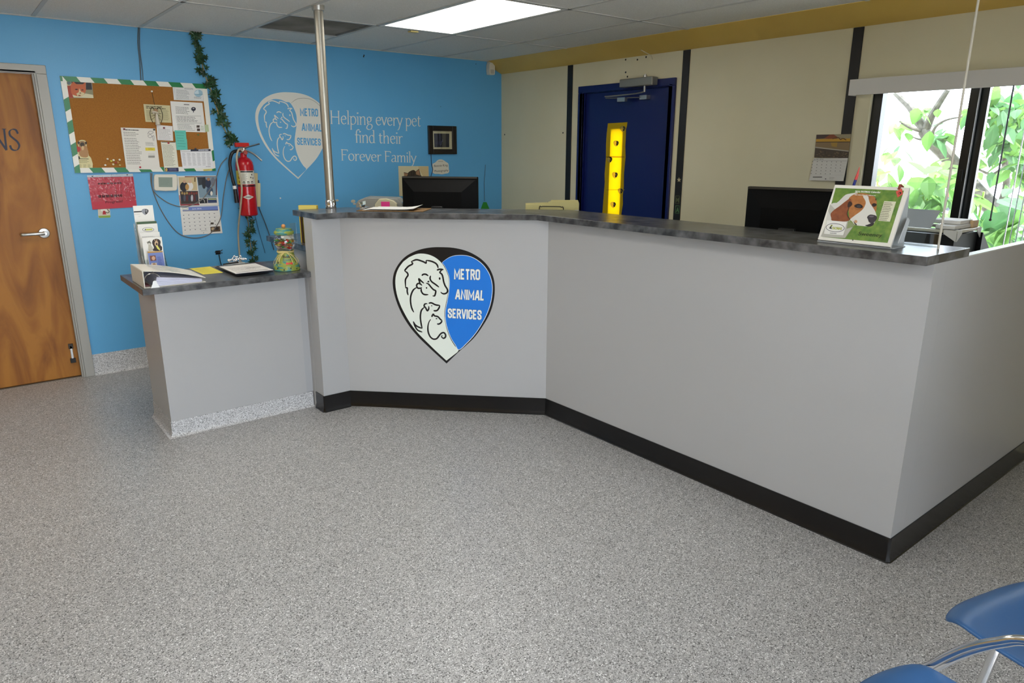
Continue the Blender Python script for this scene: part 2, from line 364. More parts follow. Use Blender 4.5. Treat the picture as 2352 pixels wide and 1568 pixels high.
def block(mb, text, A, B, C, m, z, t=.165, t0=.165, gap=.09):
    wd = sum(BK[c][0] + t0 + gap for c in text) - gap; A = Vector(A); B = Vector(B); C = Vector(C); X = (B - A) / wd; Y = C - A; x = t0 / 2
    for c in text:
        for s in BK[c][1]:
            q = [Vector((x + p[0], t0 / 2 + p[1] * (1 - t0))) for p in s]; n = len(q); cl = (q[0] - q[-1]).length < 1e-6; vs = []
            for i in range(n):
                a = q[i - 1] if i else (q[-2] if cl else None); b = q[i + 1] if i < n - 1 else (q[1] if cl else None)
                d0 = (q[i] - a).normalized() if a else None; d1 = (b - q[i]).normalized() if b else None
                n0 = Vector((-d0.y, d0.x)) if d0 else None; n1 = Vector((-d1.y, d1.x)) if d1 else None
                if n0 and n1: nn_ = (n0 + n1).normalized(); k = min(1 / max(.2, nn_.dot(n0)), 1.7)
                else: nn_ = n0 or n1; k = 1
                e = (d1 * -1 if not d0 else (d0 if not d1 else Vector((0, 0)))) * (t - t0) / 2 if not cl else Vector((0, 0))
                if not cl and (i in (0, n - 1)): e = e + (d1 * -1 if i == 0 else d0) * t0 / 2 * (1 if abs((d1 or d0).x) < .9 else 0)
                p = q[i] + e; vs += [p + nn_ * k * t / 2, p - nn_ * k * t / 2]
            z += 1.2e-5; mb.add([(A.x + X.x * p.x + Y.x * p.y, A.y + X.y * p.x + Y.y * p.y, z) for p in vs], [(2 * i + 1, 2 * i + 3, 2 * i + 2, 2 * i) for i in range(n - 1)], m)
        x += BK[c][0] + t0 + gap

# ================================================================== the setting
mb = MB(); mb.box((XL - .1, YF - .1, -.1), (.05, .1, 0), M_floor); struct('floor', mb)
# ceiling: tiles as one slab with holes where light troffers and the air return sit, grid bars below
BX = [-.66 - .608 * i for i in range(-1, 10)]                 # grid lines across x
BYS = [-1.075, -2.29, -3.51, -4.73, -5.95]
mb = MB(); mb.box((XL - .1, YF - .1, H + .05), (.12, .12, H + .12), M_tile)
HOLES = {(-1.876, -1.268, -2.29, -1.075), (-3.70, -3.092, -2.29, -1.075), (-2.484, -1.876, -1.075, -.467), (-5.524, -4.916, -2.29, -1.075), (-3.70, -3.092, -4.73, -3.51)}
xs = [XL] + sorted(x for x in BX if XL < x < 0) + [0]; ys = [YF] + sorted(BYS) + [-.467, 0]
for i in range(len(xs) - 1):
    for j in range(len(ys) - 1):
        cx, cy = (xs[i] + xs[i + 1]) / 2, (ys[j] + ys[j + 1]) / 2
        if any(h[0] < cx < h[1] and h[2] < cy < h[3] for h in HOLES): continue
        mb.box((xs[i], ys[j], H), (xs[i + 1], ys[j + 1], H + .05), M_tile)
ceil = struct('ceiling', mb, smooth=False)
mb = MB()
for x in BX:
    if XL < x < -.05: mb.box((x - .012, YF, H - .004), (x + .012, 0, H + .004), M_tbar)
for y in BYS: mb.box((XL, y - .012, H - .004), (0, y + .012, H + .004), M_tbar)
mb.box((-2.484, -.479, H - .004), (-1.876, -.455, H + .004), M_tbar)
mb.box((XL, -.02, H - .006), (0, 0, H + .002), M_tbar)
mb.build('ceiling_grid', ceil, smooth=False)
# back wall (blue) with the doorway
DX0, DX1, DZ = -4.70, -3.70, 2.05
mb = MB(); mb.box((XL, 0, 0), (DX0, .12, H), M_blue); mb.box((DX1, 0, 0), (.12, .12, H), M_blue); mb.box((DX0, 0, DZ), (DX1, .12, H), M_blue)
for u, v, r in [(836, 127, .006), (835, 130, .006), (1012, 245, .003), (644, 455, .006), (1093, 147, .004)]:
    a, b = onto(P_BACK, u, v); mb.sphere((a, -.001, b), r, M_black if u > 700 else M_white, 8, (1, .3, 1))
for u, v, r in [(811, 462, .022), (814, 468, .014), (774, 460, .016)]:
    a, b = onto(P_BACK, u, v); mb.sphere((a, 0, b), r, ink('#c8c2ae'), 9, (1, .08, .6))
struct('wall_back', mb)
# left wall and glazed front behind the camera
mb = MB(); mb.box((XL - .12, YF, 0), (XL, .12, H), M_beige); struct('wall_left', mb)
mb = MB(); mb.box((XL - .12, YF - .12, 0), (GX0, YF, H), M_beige); mb.box((GX1, YF - .12, 0), (.12, YF, H), M_beige)
mb.box((GX0, YF - .12, GZ1), (GX1, YF, H), M_beige); mb.box((GX0, YF - .12, 0), (GX1, YF, GZ0), M_beige); struct('wall_front', mb)
wf = MB()
for x in (GX0 + .03, (GX0 + GX1) / 2, GX1 - .03): wf.box((x - .03, YF - .09, GZ0), (x + .03, YF - .03, GZ1), M_satin)
for z in (GZ0 + .03, GZ1 - .03): wf.box((GX0, YF - .09, z - .03), (GX1, YF - .03, z + .03), M_satin)
d3 = struct('door_3', wf)
g = MB(); g.box((GX0 + .05, YF - .063, GZ0 + .05), (GX1 - .05, YF - .057, GZ1 - .05), M_glass); g.build('glass_pane', d3)
# right wall (cream) with the blue door and the window
EY0, EY1, EZ = -2.0714, -1.0945, 2.045
mb = MB()
mb.box((0, EY1, 0), (.12, 0, H), M_cream); mb.box((0, WY1, 0), (.12, EY0, H), M_cream); mb.box((0, EY0, EZ), (.12, EY1, H), M_cream)
mb.box((0, WY0, 0), (.12, WY1, WZ0), M_cream); mb.box((0, WY0, WZ1), (.12, WY1, H), M_cream); mb.box((0, YF - .12, 0), (.12, WY0, H), M_cream)
for u, v in [(1437, 137), (1464, 137), (1484, 131), (1437, 166), (1441, 176), (1159, 309), (1293, 305)]:
    a, b = onto(P_RIGHT, u, v); mb.sphere((0, -a, b), .0075, M_black, 8, (.3, 1, 1))
mb.box((-.006, -3.52, .9), (0, -3.445, 1.9), M_cream)
struct('wall_right', mb)
for i, y in enumerate((-.957, -2.168, -3.398)):
    mb = MB(); mb.box((-.007, y - .031, 0), (0, y + .031, 2.2503), M_blackstrip); struct('trim_%d' % (i + 1), mb, bevel=.002)
mb = MB(); mb.prism([(0, 2.2503), (.082, 2.287), (.168, H), (0, H)], 0, -YF, M_mustard, frame((0, 0, 0), (-1, 0, 0), (0, 0, 1), (0, -1, 0)))
struct('trim_4', mb, bevel=.004)
# coved base along the blue wall
def cove(path, h, m, th=.006, flare=.02):
    b = MB(); prof = [(th, h), (th, .03), (th + .004, .014), (th + flare * .6, .004), (th + flare, .0005)]
    P = [Vector(p) for p in path]; K = len(P)
    def off(d):
        out = []
        for i in range(K):
            t0 = (P[i] - P[i - 1]).normalized() if i else (P[1] - P[0]).normalized(); t1 = (P[i + 1] - P[i]).normalized() if i < K - 1 else t0
            n0 = Vector((t0.y, -t0.x)); n1 = Vector((t1.y, -t1.x)); n = (n0 + n1).normalized(); out.append(P[i] + n * (d / max(.3, n.dot(n0))))
        return out
    rows = [[(p.x, p.y, h) for p in off(0)]] + [[(p.x, p.y, z) for p in off(d)] for d, z in prof]
    vs = [q for r in rows for q in r]
    b.add(vs, [(r * K + i, (r + 1) * K + i, (r + 1) * K + i + 1, r * K + i + 1) for r in range(len(rows) - 1) for i in range(K - 1)], m)
    b.add([rows[k][0] for k in range(len(rows))] + [(P[0].x, P[0].y, 0)], [list(range(len(rows) + 1))], m)
    return b
struct('baseboard_back', cove([(-3.677, 0), (-.001, 0)], .152, M_cove))
# ---- wood door on the left
M_wood = mat('maple_door', '#c79552', .45, spec=.3)
nt = M_wood.node_tree; b_ = nt.nodes['Principled BSDF']; tc = nt.nodes.new('ShaderNodeTexCoord'); mp = nt.nodes.new('ShaderNodeMapping')
mp.inputs['Scale'].default_value = (2.6, 1, .55); nt.links.new(tc.outputs['Object'], mp.inputs[0])
n1 = nt.nodes.new('ShaderNodeTexNoise'); n1.inputs['Scale'].default_value = 2.1; n1.inputs['Detail'].default_value = 8; n1.inputs['Distortion'].default_value = 1.8
nt.links.new(mp.outputs[0], n1.inputs[0]); r1 = nt.nodes.new('ShaderNodeValToRGB'); e = r1.color_ramp.elements
e[0].position = .3; e[0].color = hx('#7c4a1c'); e[1].position = .62; e[1].color = hx('#ab722c'); x = e.new(.45); x.color = hx('#986023')
nt.links.new(n1.outputs['Fac'], r1.inputs[0]); nt.links.new(r1.outputs[0], b_.inputs['Base Color'])
d1 = MB(); YD = .045
d1.box((-4.645, YD, .006), (-3.742, YD + .04, 2.018), M_wood); door1 = struct('door_1', d1, bevel=.002)
f = MB()
for s, x0, x1 in ((-1, -4.707, -4.65), (1, -3.735, -3.677)):
    f.box((x0, -.018, 0), (x1, .0, 2.0178), M_steelframe); xi = x1 if s < 0 else x0
    f.box((xi - .022 if s > 0 else xi, .0, 0), (xi + .022 if s < 0 else xi, .03, 2.03), M_steelframe); f.box((xi - .012 if s > 0 else xi, -.018, 0), (xi + (.012 if s < 0 else 0), .12, 2.0195), M_steelframe)
f.box((-4.707, -.018, 2.018), (-3.677, 0, 2.071), M_steelframe); f.box((-4.65, -.018, 2.02), (-3.735, .12, 2.035), M_steelframe)
f.build('door_frame', door1, bevel=.003)
MB().box((-4.65, .03, 0), (-3.735, .118, .0055), mat('dark_leak_strip', '#4a3a26', .5)).build('added_threshold', door1)  # strip added to stop daylight leaking in under the wood door
MB().box((-4.65, YD + .041, .0055), (-3.735, .118, .03), mat('dark_leak_strip')).build('added_leak_strip', door1)  # unseen strip added behind the door, blocks the same light leak
PD = frame((0, YD, 0), (1, 0, 0), (0, 0, 1), (0, -1, 0))
hxp, hz = onto(PD, 101, 535)
h = MB(T(hxp, YD, hz) @ RX(H90))
h.lathe([(.034, 0), (.034, .006), (.03, .011), (.014, .013), (.012, .05), (0, .05)], M_satin, 28)
h.tube(sm([(0, 0, .046), (-.03, 0, .05), (-.07, .001, .05), (-.118, 0, .044), (-.128, 0, .036)]), [.011] * 24 + [.008], M_satin, 12, flat=.75)
h.build('door_handle', door1)
k = MB(PD); a, b = onto(PD, 163, 800); k.box((a - .014, b + .0, 0), (a + .014, b + .035, .012), mat('dark_steel', '#3a332c', .4, .7)); k.box((a - .007, b - .075, .004), (a + .007, b + .02, .012), M_satin)
k.box((a - .016, b - .1, .002), (a + .016, b - .07, .022), mat('rubber_foot', '#2a2a2a', .7)); k.build('door_holder', door1, bevel=.001)
t = MB(PD); A = onto(PD, -18, 344); B = onto(PD, 50, 345.5); C = onto(PD, -24, 295)
roman(t, 'NS', A, B, C, mat('door_lettering', '#151a34', .5), .11, .03, .0006, .1); t.build('door_lettering', door1, smooth=False)
# ---- blue steel door with its narrow light
XD = .02
SY0, SY1, SZ0, SZ1 = -1.562, -1.432, 1.045, 1.725
d2 = MB(); y0, y1 = -2.03, -1.135
for a, b in (((XD, y0, .012), (XD + .045, SY0, 2.012)), ((XD, SY1, .012), (XD + .045, y1, 2.012)), ((XD, SY0, .012), (XD + .045, SY1, SZ0)), ((XD, SY0, SZ1), (XD + .045, SY1, 2.012))): d2.box(a, b, M_navy)
door2 = struct('door_2', d2, smooth=False)
f = MB()
for ya, yb in ((-2.0914, -2.035), (-1.13, -1.0745)): f.box((-.02, ya, 0), (0, yb, 2.0178), M_navy); f.box((-.02, max(ya, -2.0714), 0), (.12, min(yb, -1.0945), 2.03), M_navy)
f.box((-.02, -2.0914, 2.018), (0, -1.0745, 2.0713), M_navy); f.box((0, -2.0712, 2.0135), (.118, -1.0948, 2.0448), M_navy); f.box((.067, -2.06, 1.985), (.09, -1.1, 2.0134), M_navy); f.box((.067, -2.0345, 0), (.09, -2.0, 2.0), M_navy); f.box((.067, -1.16, 0), (.09, -1.1305, 2.0), M_navy); f.build('door_frame', door2, bevel=.003)
g = MB(); g.box((XD + .02, SY0, SZ0), (XD + .026, SY1, SZ1), M_glass); g.build('glass_pane', door2)
# ---- window with two sliding panes in a black frame
XW = .05
fr = MB(); M_wf = mat('black_window_frame', '#0d1212', .3)
fr.box((XW - .03, WY1 - .055, WZ0), (XW + .03, WY1, WZ1), M_wf); fr.box((XW - .03, WY0, WZ0), (XW + .03, WY0 + .05, WZ1), M_wf)
fr.box((XW - .03, WY0, WZ0), (XW + .03, WY1, WZ0 + .05), M_wf); fr.box((XW - .03, WY0, WZ1 - .04), (XW + .03, WY1, WZ1), M_wf)
fr.box((XW - .035, -4.072, WZ0), (XW - .002, -4.03, WZ1), M_wf); fr.box((XW + .002, -4.108, WZ0), (XW + .035, -4.066, WZ1), M_wf)
fr.box((XW - .036, -4.0745, WZ0), (XW - .01, -4.0725, WZ1), M_satin); fr.box((XW - .032, WY1 - .0005, WZ0), (XW - .01, WY1 + .012, WZ1), M_satin)
fr.box((XW - .045, -4.06, 1.40), (XW - .035, -4.045, 1.46), M_wf)
win = struct('window_1', fr, bevel=.002)
for y0, y1, xo in ((WY1 - .05, -4.03, -.018), (-4.108, WY0 + .05, .018)):
    g = MB(); g.box((XW + xo - .003, y0, WZ0 + .05), (XW + xo + .003, y1, WZ1 - .04), M_glass); g.build('glass_pane', win)

# ================================================================== counters
AX, AY, BXC, DX, EY, HC, TC, HB = -2.6957, -1.7048, -2.5216, -1.6543, -4.6051, 1.2091, .032, .1036
DY = AY - (DX - BXC); WT = .114
def offset(P, d):                                    # inward (left-hand) offset of an open path
    P = [Vector(p) for p in P]; out = []
    for i in range(len(P)):
        t0 = (P[i] - P[i - 1]).normalized() if i else (P[1] - P[0]).normalized(); t1 = (P[i + 1] - P[i]).normalized() if i < len(P) - 1 else t0
        n0, n1 = Vector((-t0.y, t0.x)), Vector((-t1.y, t1.x)); n = (n0 + n1).normalized(); out.append(P[i] + n * (d / n.dot(n0)))
    return [(p.x, p.y) for p in out]
def band(P, d, z0, z1, m, mb=None):                  # wall of thickness d along the path
    Q = offset(P, d); mb = mb or MB()
    for i in range(len(P) - 1): mb.prism([P[i], P[i + 1], Q[i + 1], Q[i]], z0, z1, m)
    return mb
CP = [(AX, AY), (BXC, AY), (DX, DY), (DX, EY)]
cnt = thing('reception_counter', (-2.0, -2.6, 0), 'tall angled grey reception counter carrying the big blue animal logo', 'counter')
band(CP, WT, 0, HC - TC, M_lamg).build('front_panel', cnt, smooth=False)
MB().box((DX + WT + .0002, EY, 0), (-.002, EY + .03, HC - TC - .0002), M_lamg).build('side_panel', cnt, smooth=False)
cove([(AX, AY + WT), (AX, AY + .004), (AX + .004, AY), (BXC, AY), (DX, DY), (DX, EY + .005), (DX + .005, EY), (-.002, EY)], HB, M_rubber, .005, .01).build('kick_base', cnt, ang=25)
MB().box((-1.354, EY - .0012, HC - TC - .002), (-.002, EY + .031, HC - TC + .003), mat('pale_edge_trim', '#c9c9c5', .3)).build('edge_trim', cnt)
OV = .0776
top = MB(); top.prism([(AX, -1.4333), (AX, AY - OV), (-2.5111, AY - OV), (DX - OV, -2.5616), (DX - OV, EY - .002), (-1.356, EY - .002), (-1.356, -2.428), (-2.354, -1.4333)], HC - TC, HC, M_lamd)
tag(top.build('countertop', None, bevel=.0015, base=(-2, -2.6, HC - TC)), 'dark mottled grey countertop on the tall reception counter', 'countertop')
LX, LY, LZ = -3.5286, -1.5484, .8638
low = thing('side_desk', (-3.1, -1.3, 0), 'low grey desk on a speckled base, left of the tall counter', 'desk')
MB().box((LX, LY, .094), (AX - .045, -1.13, LZ - TC), M_lamg).build('cabinet', low, smooth=False)
MB().box((AX - .001, -1.5893, 0), (AX + .012, LY + .003, LZ - TC), M_lamg).build('end_filler', low)
MB().box((AX - .045, LY + .003, .094), (AX + .012, -1.13, LZ - TC), mat('grey_laminate_filler', '#a9aaac', .4)).build('filler_strip', low)
cove([(LX, -1.13), (LX, LY), (AX - .006, LY)], .0942, M_cove, .004, .02).build('coved_base', low)
tag(MB().box((-3.6003, -1.644, LZ - TC), (AX - .001, -1.0819, LZ), M_lamd).build('desk_worktop', None, bevel=.0015, base=(-3.15, -1.36, LZ - TC)), 'dark mottled grey worktop of the low desk, under the binder and candy jar', 'worktop')
# inner work surface behind the tall counter
ZI = 1.0
ip = offset(CP, WT + .001)
inn = [(AX + .03, ip[0][1]), ip[1], ip[2], (ip[3][0], EY + WT + .002), (-.72, EY + WT + .002), (-.72, -2.0), (-1.75, -.86), (AX + .03, -.86)]
idesk = thing('inner_desk', (-1.6, -1.6, 0), 'staff work surface at the back of the tall counter, beneath the monitors', 'desk')
MB().prism(inn, ZI - .035, ZI, M_lamd).build('desk_surface', idesk, bevel=.001)
MB().box((AX + .05, -1.585, .0), (AX + .075, -.99, ZI - .035), M_lamg).build('end_panel', idesk)
MB().box((-1.5, -1.02, .0), (-1.475, -1.6, ZI - .035), M_lamg).build('support_panel', idesk); MB().box((-1.4, -3.2, 0), (-.75, -3.175, ZI - .035), M_lamg).build('support_panel', idesk)
# ---- steel pole and thin cable
pole = thing('support_pole', (-2.457, -1.452, HC), 'shiny steel pole from the tall countertop up to the ceiling', 'pole')
MB(T(-2.457, -1.452, HC)).lathe([(.0265, .03), (.0265, H - HC)], M_pole, 32).build('pole_tube', pole)
p = MB(T(-2.457, -1.452, HC)); p.lathe([(.031, 0), (.033, .004), (.033, .012), (.028, .014), (.0325, .018), (.0325, .046), (.03, .05), (.0265, .05)], M_chrome, 32); p.build('base_collar', pole)
p = MB(T(-2.457, -1.452, H)); p.lathe([(.027, -.03), (.034, -.028), (.036, 0)], M_satin, 32); p.build('ceiling_collar', pole)
tag(MB().tube([(-1.49, -4.547, HC), (-1.49, -4.547, H - .004)], .0042, mat('pale_cord', '#c4bfb0', .5), 8).build('hanging_cable', None, base=(-1.49, -4.547, HC)), 'thin pale cord stretched from the ceiling to the right end of the countertop', 'cable')

# ---- the round-topped pin emblem, drawn once
L_OUT = [(750, 1485), (905, 1335), (1000, 1250), (1110, 1140), (1210, 1000), (1290, 860), (1335, 720), (1352, 580), (1340, 450), (1290, 330), (1210, 240), (1110, 175), (1000, 130), (860, 103), (720, 98), (600, 103), (480, 125), (370, 165), (270, 225), (190, 310), (135, 410), (115, 520), (125, 640), (160, 770), (220, 910), (300, 1040), (390, 1150), (480, 1240), (610, 1360)]
L_WHITE = [(750, 1457), (620, 1340), (500, 1225), (400, 1125), (310, 1010), (240, 890), (185, 770), (150, 650), (138, 530), (150, 430), (190, 340), (250, 265), (320, 215), (400, 180), (470, 168), (560, 178), (640, 210), (700, 255), (745, 310), (780, 380), (800, 450), (802, 520), (790, 620), (765, 730), (745, 820), (738, 900), (748, 1000), (770, 1090), (810, 1190), (860, 1270), (905, 1325), (840, 1385)]
L_BLUE = [(725, 268), (790, 220), (860, 190), (960, 178), (1060, 190), (1150, 230), (1230, 295), (1290, 380), (1325, 480), (1332, 580), (1315, 710), (1270, 850), (1200, 985), (1110, 1120), (1010, 1230), (912, 1315), (865, 1255), (815, 1175), (778, 1080), (755, 990), (748, 900), (755, 820), (775, 730), (797, 620), (808, 520), (806, 440), (785, 370), (755, 310)]
L_LINES = [[(675, 335), (665, 300), (640, 275), (590, 255), (530, 245)], [(530, 245), (528, 278), (500, 265), (440, 245), (400, 243), (345, 265)], [(345, 265), (362, 290), (310, 320), (270, 360), (260, 378)], [(260, 378), (290, 395), (300, 425), (280, 455), (265, 490), (265, 580)], [(265, 580), (285, 578), (283, 620), (292, 665)],
 [(658, 360), (690, 348), (740, 350)], [(740, 350), (715, 358), (695, 385), (718, 405), (730, 440), (738, 490), (755, 540), (780, 580), (782, 610), (765, 630), (735, 637), (710, 628), (700, 615)],
 [(580, 425), (572, 460), (590, 495), (640, 530), (680, 560)], [(470, 428), (490, 412), (520, 410), (552, 428)], [(495, 518), (460, 490), (433, 465), (440, 500), (448, 525)], [(470, 545), (455, 530), (430, 520), (410, 530), (403, 550), (415, 575), (445, 578), (468, 568)], [(540, 503), (560, 490)],
 [(520, 515), (550, 525), (580, 560), (610, 590), (637, 605), (632, 640), (620, 665), (597, 665)], [(460, 580), (458, 610), (475, 640), (500, 652), (545, 652)], [(405, 568), (360, 600), (330, 660), (320, 720), (325, 790), (340, 840), (357, 870)],
 [(545, 757), (580, 750), (630, 772), (685, 778)], [(685, 778), (672, 810), (650, 838), (625, 845), (603, 842)], [(530, 762), (500, 765), (488, 790), (505, 810), (520, 840), (530, 845), (545, 820), (545, 790)], [(490, 805), (455, 840), (440, 890), (437, 950), (445, 1020), (455, 1065)], [(455, 1065), (400, 1045), (365, 1020), (345, 982)], [(345, 982), (370, 1050), (400, 1090), (455, 1110)],
 [(580, 922), (588, 900), (605, 880)], [(605, 880), (612, 905), (655, 915), (685, 945), (708, 963)], [(708, 963), (690, 990), (665, 1005), (643, 1003)], [(565, 950), (540, 990), (527, 1050), (530, 1110), (550, 1160), (580, 1188), (610, 1193), (640, 1180), (680, 1130), (710, 1110), (735, 1115), (748, 1145), (738, 1170), (715, 1178), (695, 1160), (705, 1142)]]
L_EYES = [(690, 457, 11, 15), (525, 572, 9, 10), (583, 785, 7, 7), (638, 940, 11, 7)]
L_TEXT = [('METRO', (868, 460), (1182, 463), (870, 338)), ('ANIMAL', (876, 697), (1230, 705), (885, 580)), ('SERVICES', (780, 925), (1195, 937), (783, 812))]
P_DIAG = frame((BXC, AY, 0), (1, -1, 0), (0, 0, 1), (-1, -1, 0))
lg = thing('logo_decal', (-2.09, -2.14, .3), 'blue, white and black animal emblem stuck on the angled front of the counter', 'logo')
class Emb(Art):
    """The emblem mapped flat: origin (tip of the pin), metres per drawing unit across and up."""
    def __init__(s, M, tip, kx, ky): super().__init__(M); s.k = 0; s.tip = tip; s.kx = kx; s.ky = ky; s.px = True
    def p(s, a): return (s.tip[0] + (a[0] - 750) * s.kx, s.tip[1] + (1485 - a[1]) * s.ky)
    def line(s, pts, w, col, lv=2, smooth=True, close=False):
        q = sm(pts, 5); n = len(q); vs = []; z = s.top + .0002 * lv + s.step()
        for i in range(n):
            a = Vector(s.p(q[max(i - 1, 0)])); b = Vector(s.p(q[min(i + 1, n - 1)])); t = (b - a).normalized(); e = Vector((-t.y, t.x)) * w * s.kx / 2; c = Vector(s.p(q[i]))
            tp = .45 + .55 * min(1, 6 * min(i, n - 1 - i) / n); vs += [(c.x + e.x * tp, c.y + e.y * tp, z), (c.x - e.x * tp, c.y - e.y * tp, z)]
        s.add(vs, [(2 * i, 2 * i + 1, 2 * i + 3, 2 * i + 2) for i in range(n - 1)], col if not isinstance(col, str) else ink(col)); return s
LT = (.6185, .3065); KX, KY = .000489, .000505
def E_(): e = Emb(P_DIAG, LT, KX, KY); e.top = .0006; return e
e = Emb(P_DIAG, LT, KX, KY); e.sheet([(735 + (x - 735) * 1.015, 790 + (y - 790) * 1.012) for x, y in sm(L_OUT, 4)], ink('#0b0b10', .3), .0006); e.build('black_backing', lg, smooth=False)
e = E_(); e.poly(sm(L_WHITE[:12], 3) + sm(L_WHITE[12:], 3), ink('#e9f0e6', .3), 1); e.build('white_field', lg, smooth=False)
e = E_(); e.poly(sm(L_BLUE, 3, True), ink('#1b7be0', .3), 2); e.build('blue_field', lg, smooth=False)
e = E_(); e.line(L_BLUE + [L_BLUE[0]], 7, ink('#dfeaf2', .3), 3); e.build('white_outline', lg, smooth=False)
e = E_()
for l in L_LINES: e.line(l, 20, ink('#0b0b10', .3), 3)
for c in L_EYES: e.ell(*c, ink('#0b0b10', .3), 3)
e.build('animal_outline', lg, smooth=False)
for w_, A, B, C in L_TEXT:
    e = E_(); block(e, w_, e.p(A), e.p(B), e.p(C), ink('#22364f', .3), .0013, .25); block(e, w_, e.p(A), e.p(B), e.p(C), ink('#eef2ee', .3), .0017, .2); e.build('lettering', lg, smooth=False)
# ---- the same emblem in grey vinyl on the blue wall
wl = thing('wall_logo', (-2.06, 0, 1.33), 'large pale grey animal emblem on the blue wall, partly hidden by the steel pole', 'logo')
GV = ink('#dedfd8', .45); WT_, KW = (-2.066, 1.331), .000474
def E2(): e = Emb(P_BACK, WT_, KW, KW); e.top = .0006; return e
e = Emb(P_BACK, WT_, KW, KW); e.sheet(sm(L_OUT, 4), GV, .0006); e.build('grey_backing', wl, smooth=False)
e = E2(); inner = [(750 + (x - 750) * .965, 1440 - (1440 - y) * .965) if x < 700 else (x, y) for x, y in L_WHITE]
e.poly(sm(inner[:12], 3) + sm(inner[12:], 3), M_blue, 1); e.build('left_field', wl, smooth=False)
e = E2(); e.line([(725, 268), (790, 220), (860, 190), (960, 178), (1060, 190), (1150, 230), (1230, 295), (1290, 380)], 6, ink('#8e8f86'), 2); e.build('right_outline', wl, smooth=False)
e = E2()
for l in L_LINES: e.line(l, 17, GV, 3)
for c in L_EYES: e.ell(*c, GV, 3)
e.build('animal_outline', wl, smooth=False)
for w_, A, B, C in L_TEXT:
    e = E2(); block(e, w_, e.p(A), e.p(B), e.p(C), M_blue, .0012, .2); e.build('lettering', wl, smooth=False)
ws = thing('wall_slogan', (-1.3, 0, 1.5), 'pale grey serif slogan lettered on the blue wall right of the pole', 'lettering')
for txt, A, B, C in (('Helping every pet', (758, 284), (967, 290), (757, 254)), ('find their', (815, 327), (925, 330), (814, 299)), ('Forever Family', (783, 368), (956, 373), (782, 343))):
    t = MB(P_BACK); roman(t, txt, onto(P_BACK, *A), onto(P_BACK, *B), onto(P_BACK, *C), GV, .082, .034, .0008); t.build('lettering', ws, smooth=False)

# ================================================================== ceiling fittings
M_diff = bpy.data.materials.new('light_diffuser'); M_diff.use_nodes = True
nb = M_diff.node_tree.nodes['Principled BSDF']; nb.inputs['Base Color'].default_value = hx('#f4f2ea'); nb.inputs['Emission Color'].default_value = (1, .96, .88, 1); nb.inputs['Emission Strength'].default_value = LIGHT
LL = ['lit fluorescent ceiling panel above the counter, right of the steel pole', 'lit ceiling panel at the top edge left of the pole, above the bulletin board side', 'added unseen ceiling panel farthest left, out over the wood door', 'added unseen ceiling panel above the open floor by the entrance']  # the last two hang out of view, added to brighten the room
for i, (x0, x1, y0, y1) in enumerate([(-1.876, -1.268, -2.29, -1.075), (-3.70, -3.092, -2.29, -1.075), (-5.524, -4.916, -2.29, -1.075), (-3.70, -3.092, -4.73, -3.51)]):
    t = thing('ceiling_light', ((x0 + x1) / 2, (y0 + y1) / 2, H), LL[i], 'ceiling light', 'fluorescent troffers in the ceiling grid')
    MB().box((x0 + .035, y0 + .035, H + .001), (x1 - .035, y1 - .035, H + .006), M_diff).build('diffuser', t)
    f = MB()
    for a, b in (((x0 + .008, y0 + .008), (x0 + .035, y1 - .008)), ((x1 - .035, y0 + .008), (x1 - .008, y1 - .008)), ((x0 + .035, y0 + .008), (x1 - .035, y0 + .035)), ((x0 + .035, y1 - .035), (x1 - .035, y1 - .008))): f.box((*a, H - .003), (*b, H + .012), M_white)
    f.build('frame', t); MB().box((x0 + .01, y0 + .01, H + .013), (x1 - .01, y1 - .01, H + .04), M_white).build('housing', t)
    if i == 0:
        c = MB(); c.box((-1.61, -1.062, H - .012), (-1.55, -1.02, H - .0045), ink('#cdbb72')); tag(c.build('ceiling_clip', None, base=(-1.58, -1.04, H - .012)), 'small yellowish clip on the ceiling grid beside the lit panel', 'clip')
v = thing('air_return', (-2.18, -.77, H), 'dusty grey square air return grille in the ceiling beside the pole', 'vent')
M_vent = mat('dusty_vent', '#8a8a86', .7, noise=(3, .35, .7), col2='#5c5c58')
MB().box((-2.465, -1.055, H + .022), (-1.895, -.487, H + .03), M_vent).build('backing', v)
f = MB()
for i in range(30): f.box((-2.46, -1.045 + i * .0187, H + .004), (-1.9, -1.043 + i * .0187, H + .02), M_vent)
f.build('grille', v)
f = MB()
for a, b in (((-2.47, -1.06), (-2.45, -.482)), ((-1.91, -1.06), (-1.89, -.482)), ((-2.45, -1.06), (-1.91, -1.04)), ((-2.45, -.502), (-1.91, -.482))): f.box((*a, H - .001), (*b, H + .02), M_vent)
f.build('frame', v)
s = thing('motion_sensor', (-.145, 0, 2.28), 'small cream motion sensor high in the corner under the mustard beam', 'sensor')
b = MB(T(-.147, -.002, 2.285)); b.prism([(-.03, -.05), (.03, -.05), (.034, -.02), (.034, .035), (.024, .055), (-.024, .055), (-.034, .035), (-.034, -.02)], 0, .05, M_offwhite, RX(H90)); b.build('case', s, bevel=.004)
MB(T(-.147, -.0525, 2.262)).box((-.02, -.002, -.018), (.02, .002, .018), ink('#bdb9ac')).build('lens', s)
b = MB(T(-.147, -.002, 2.34)); b.box((-.025, -.03, -.004), (.025, 0, .008), M_offwhite); b.build('bracket', s)
hk = MB(); hk.tube([(-.078, -1.80, 2.281), (-.045, -1.82, 2.262), (-.012, -1.845, 2.243), (-.004, -1.85, 2.215)], .0035, mat('cream_wire', '#cfc6a8', .5), 8)
tag(hk.build('beam_wire', None, base=(-.04, -1.83, 2.26)), 'short cream wire stapled beneath the beam over the blue door', 'wire')

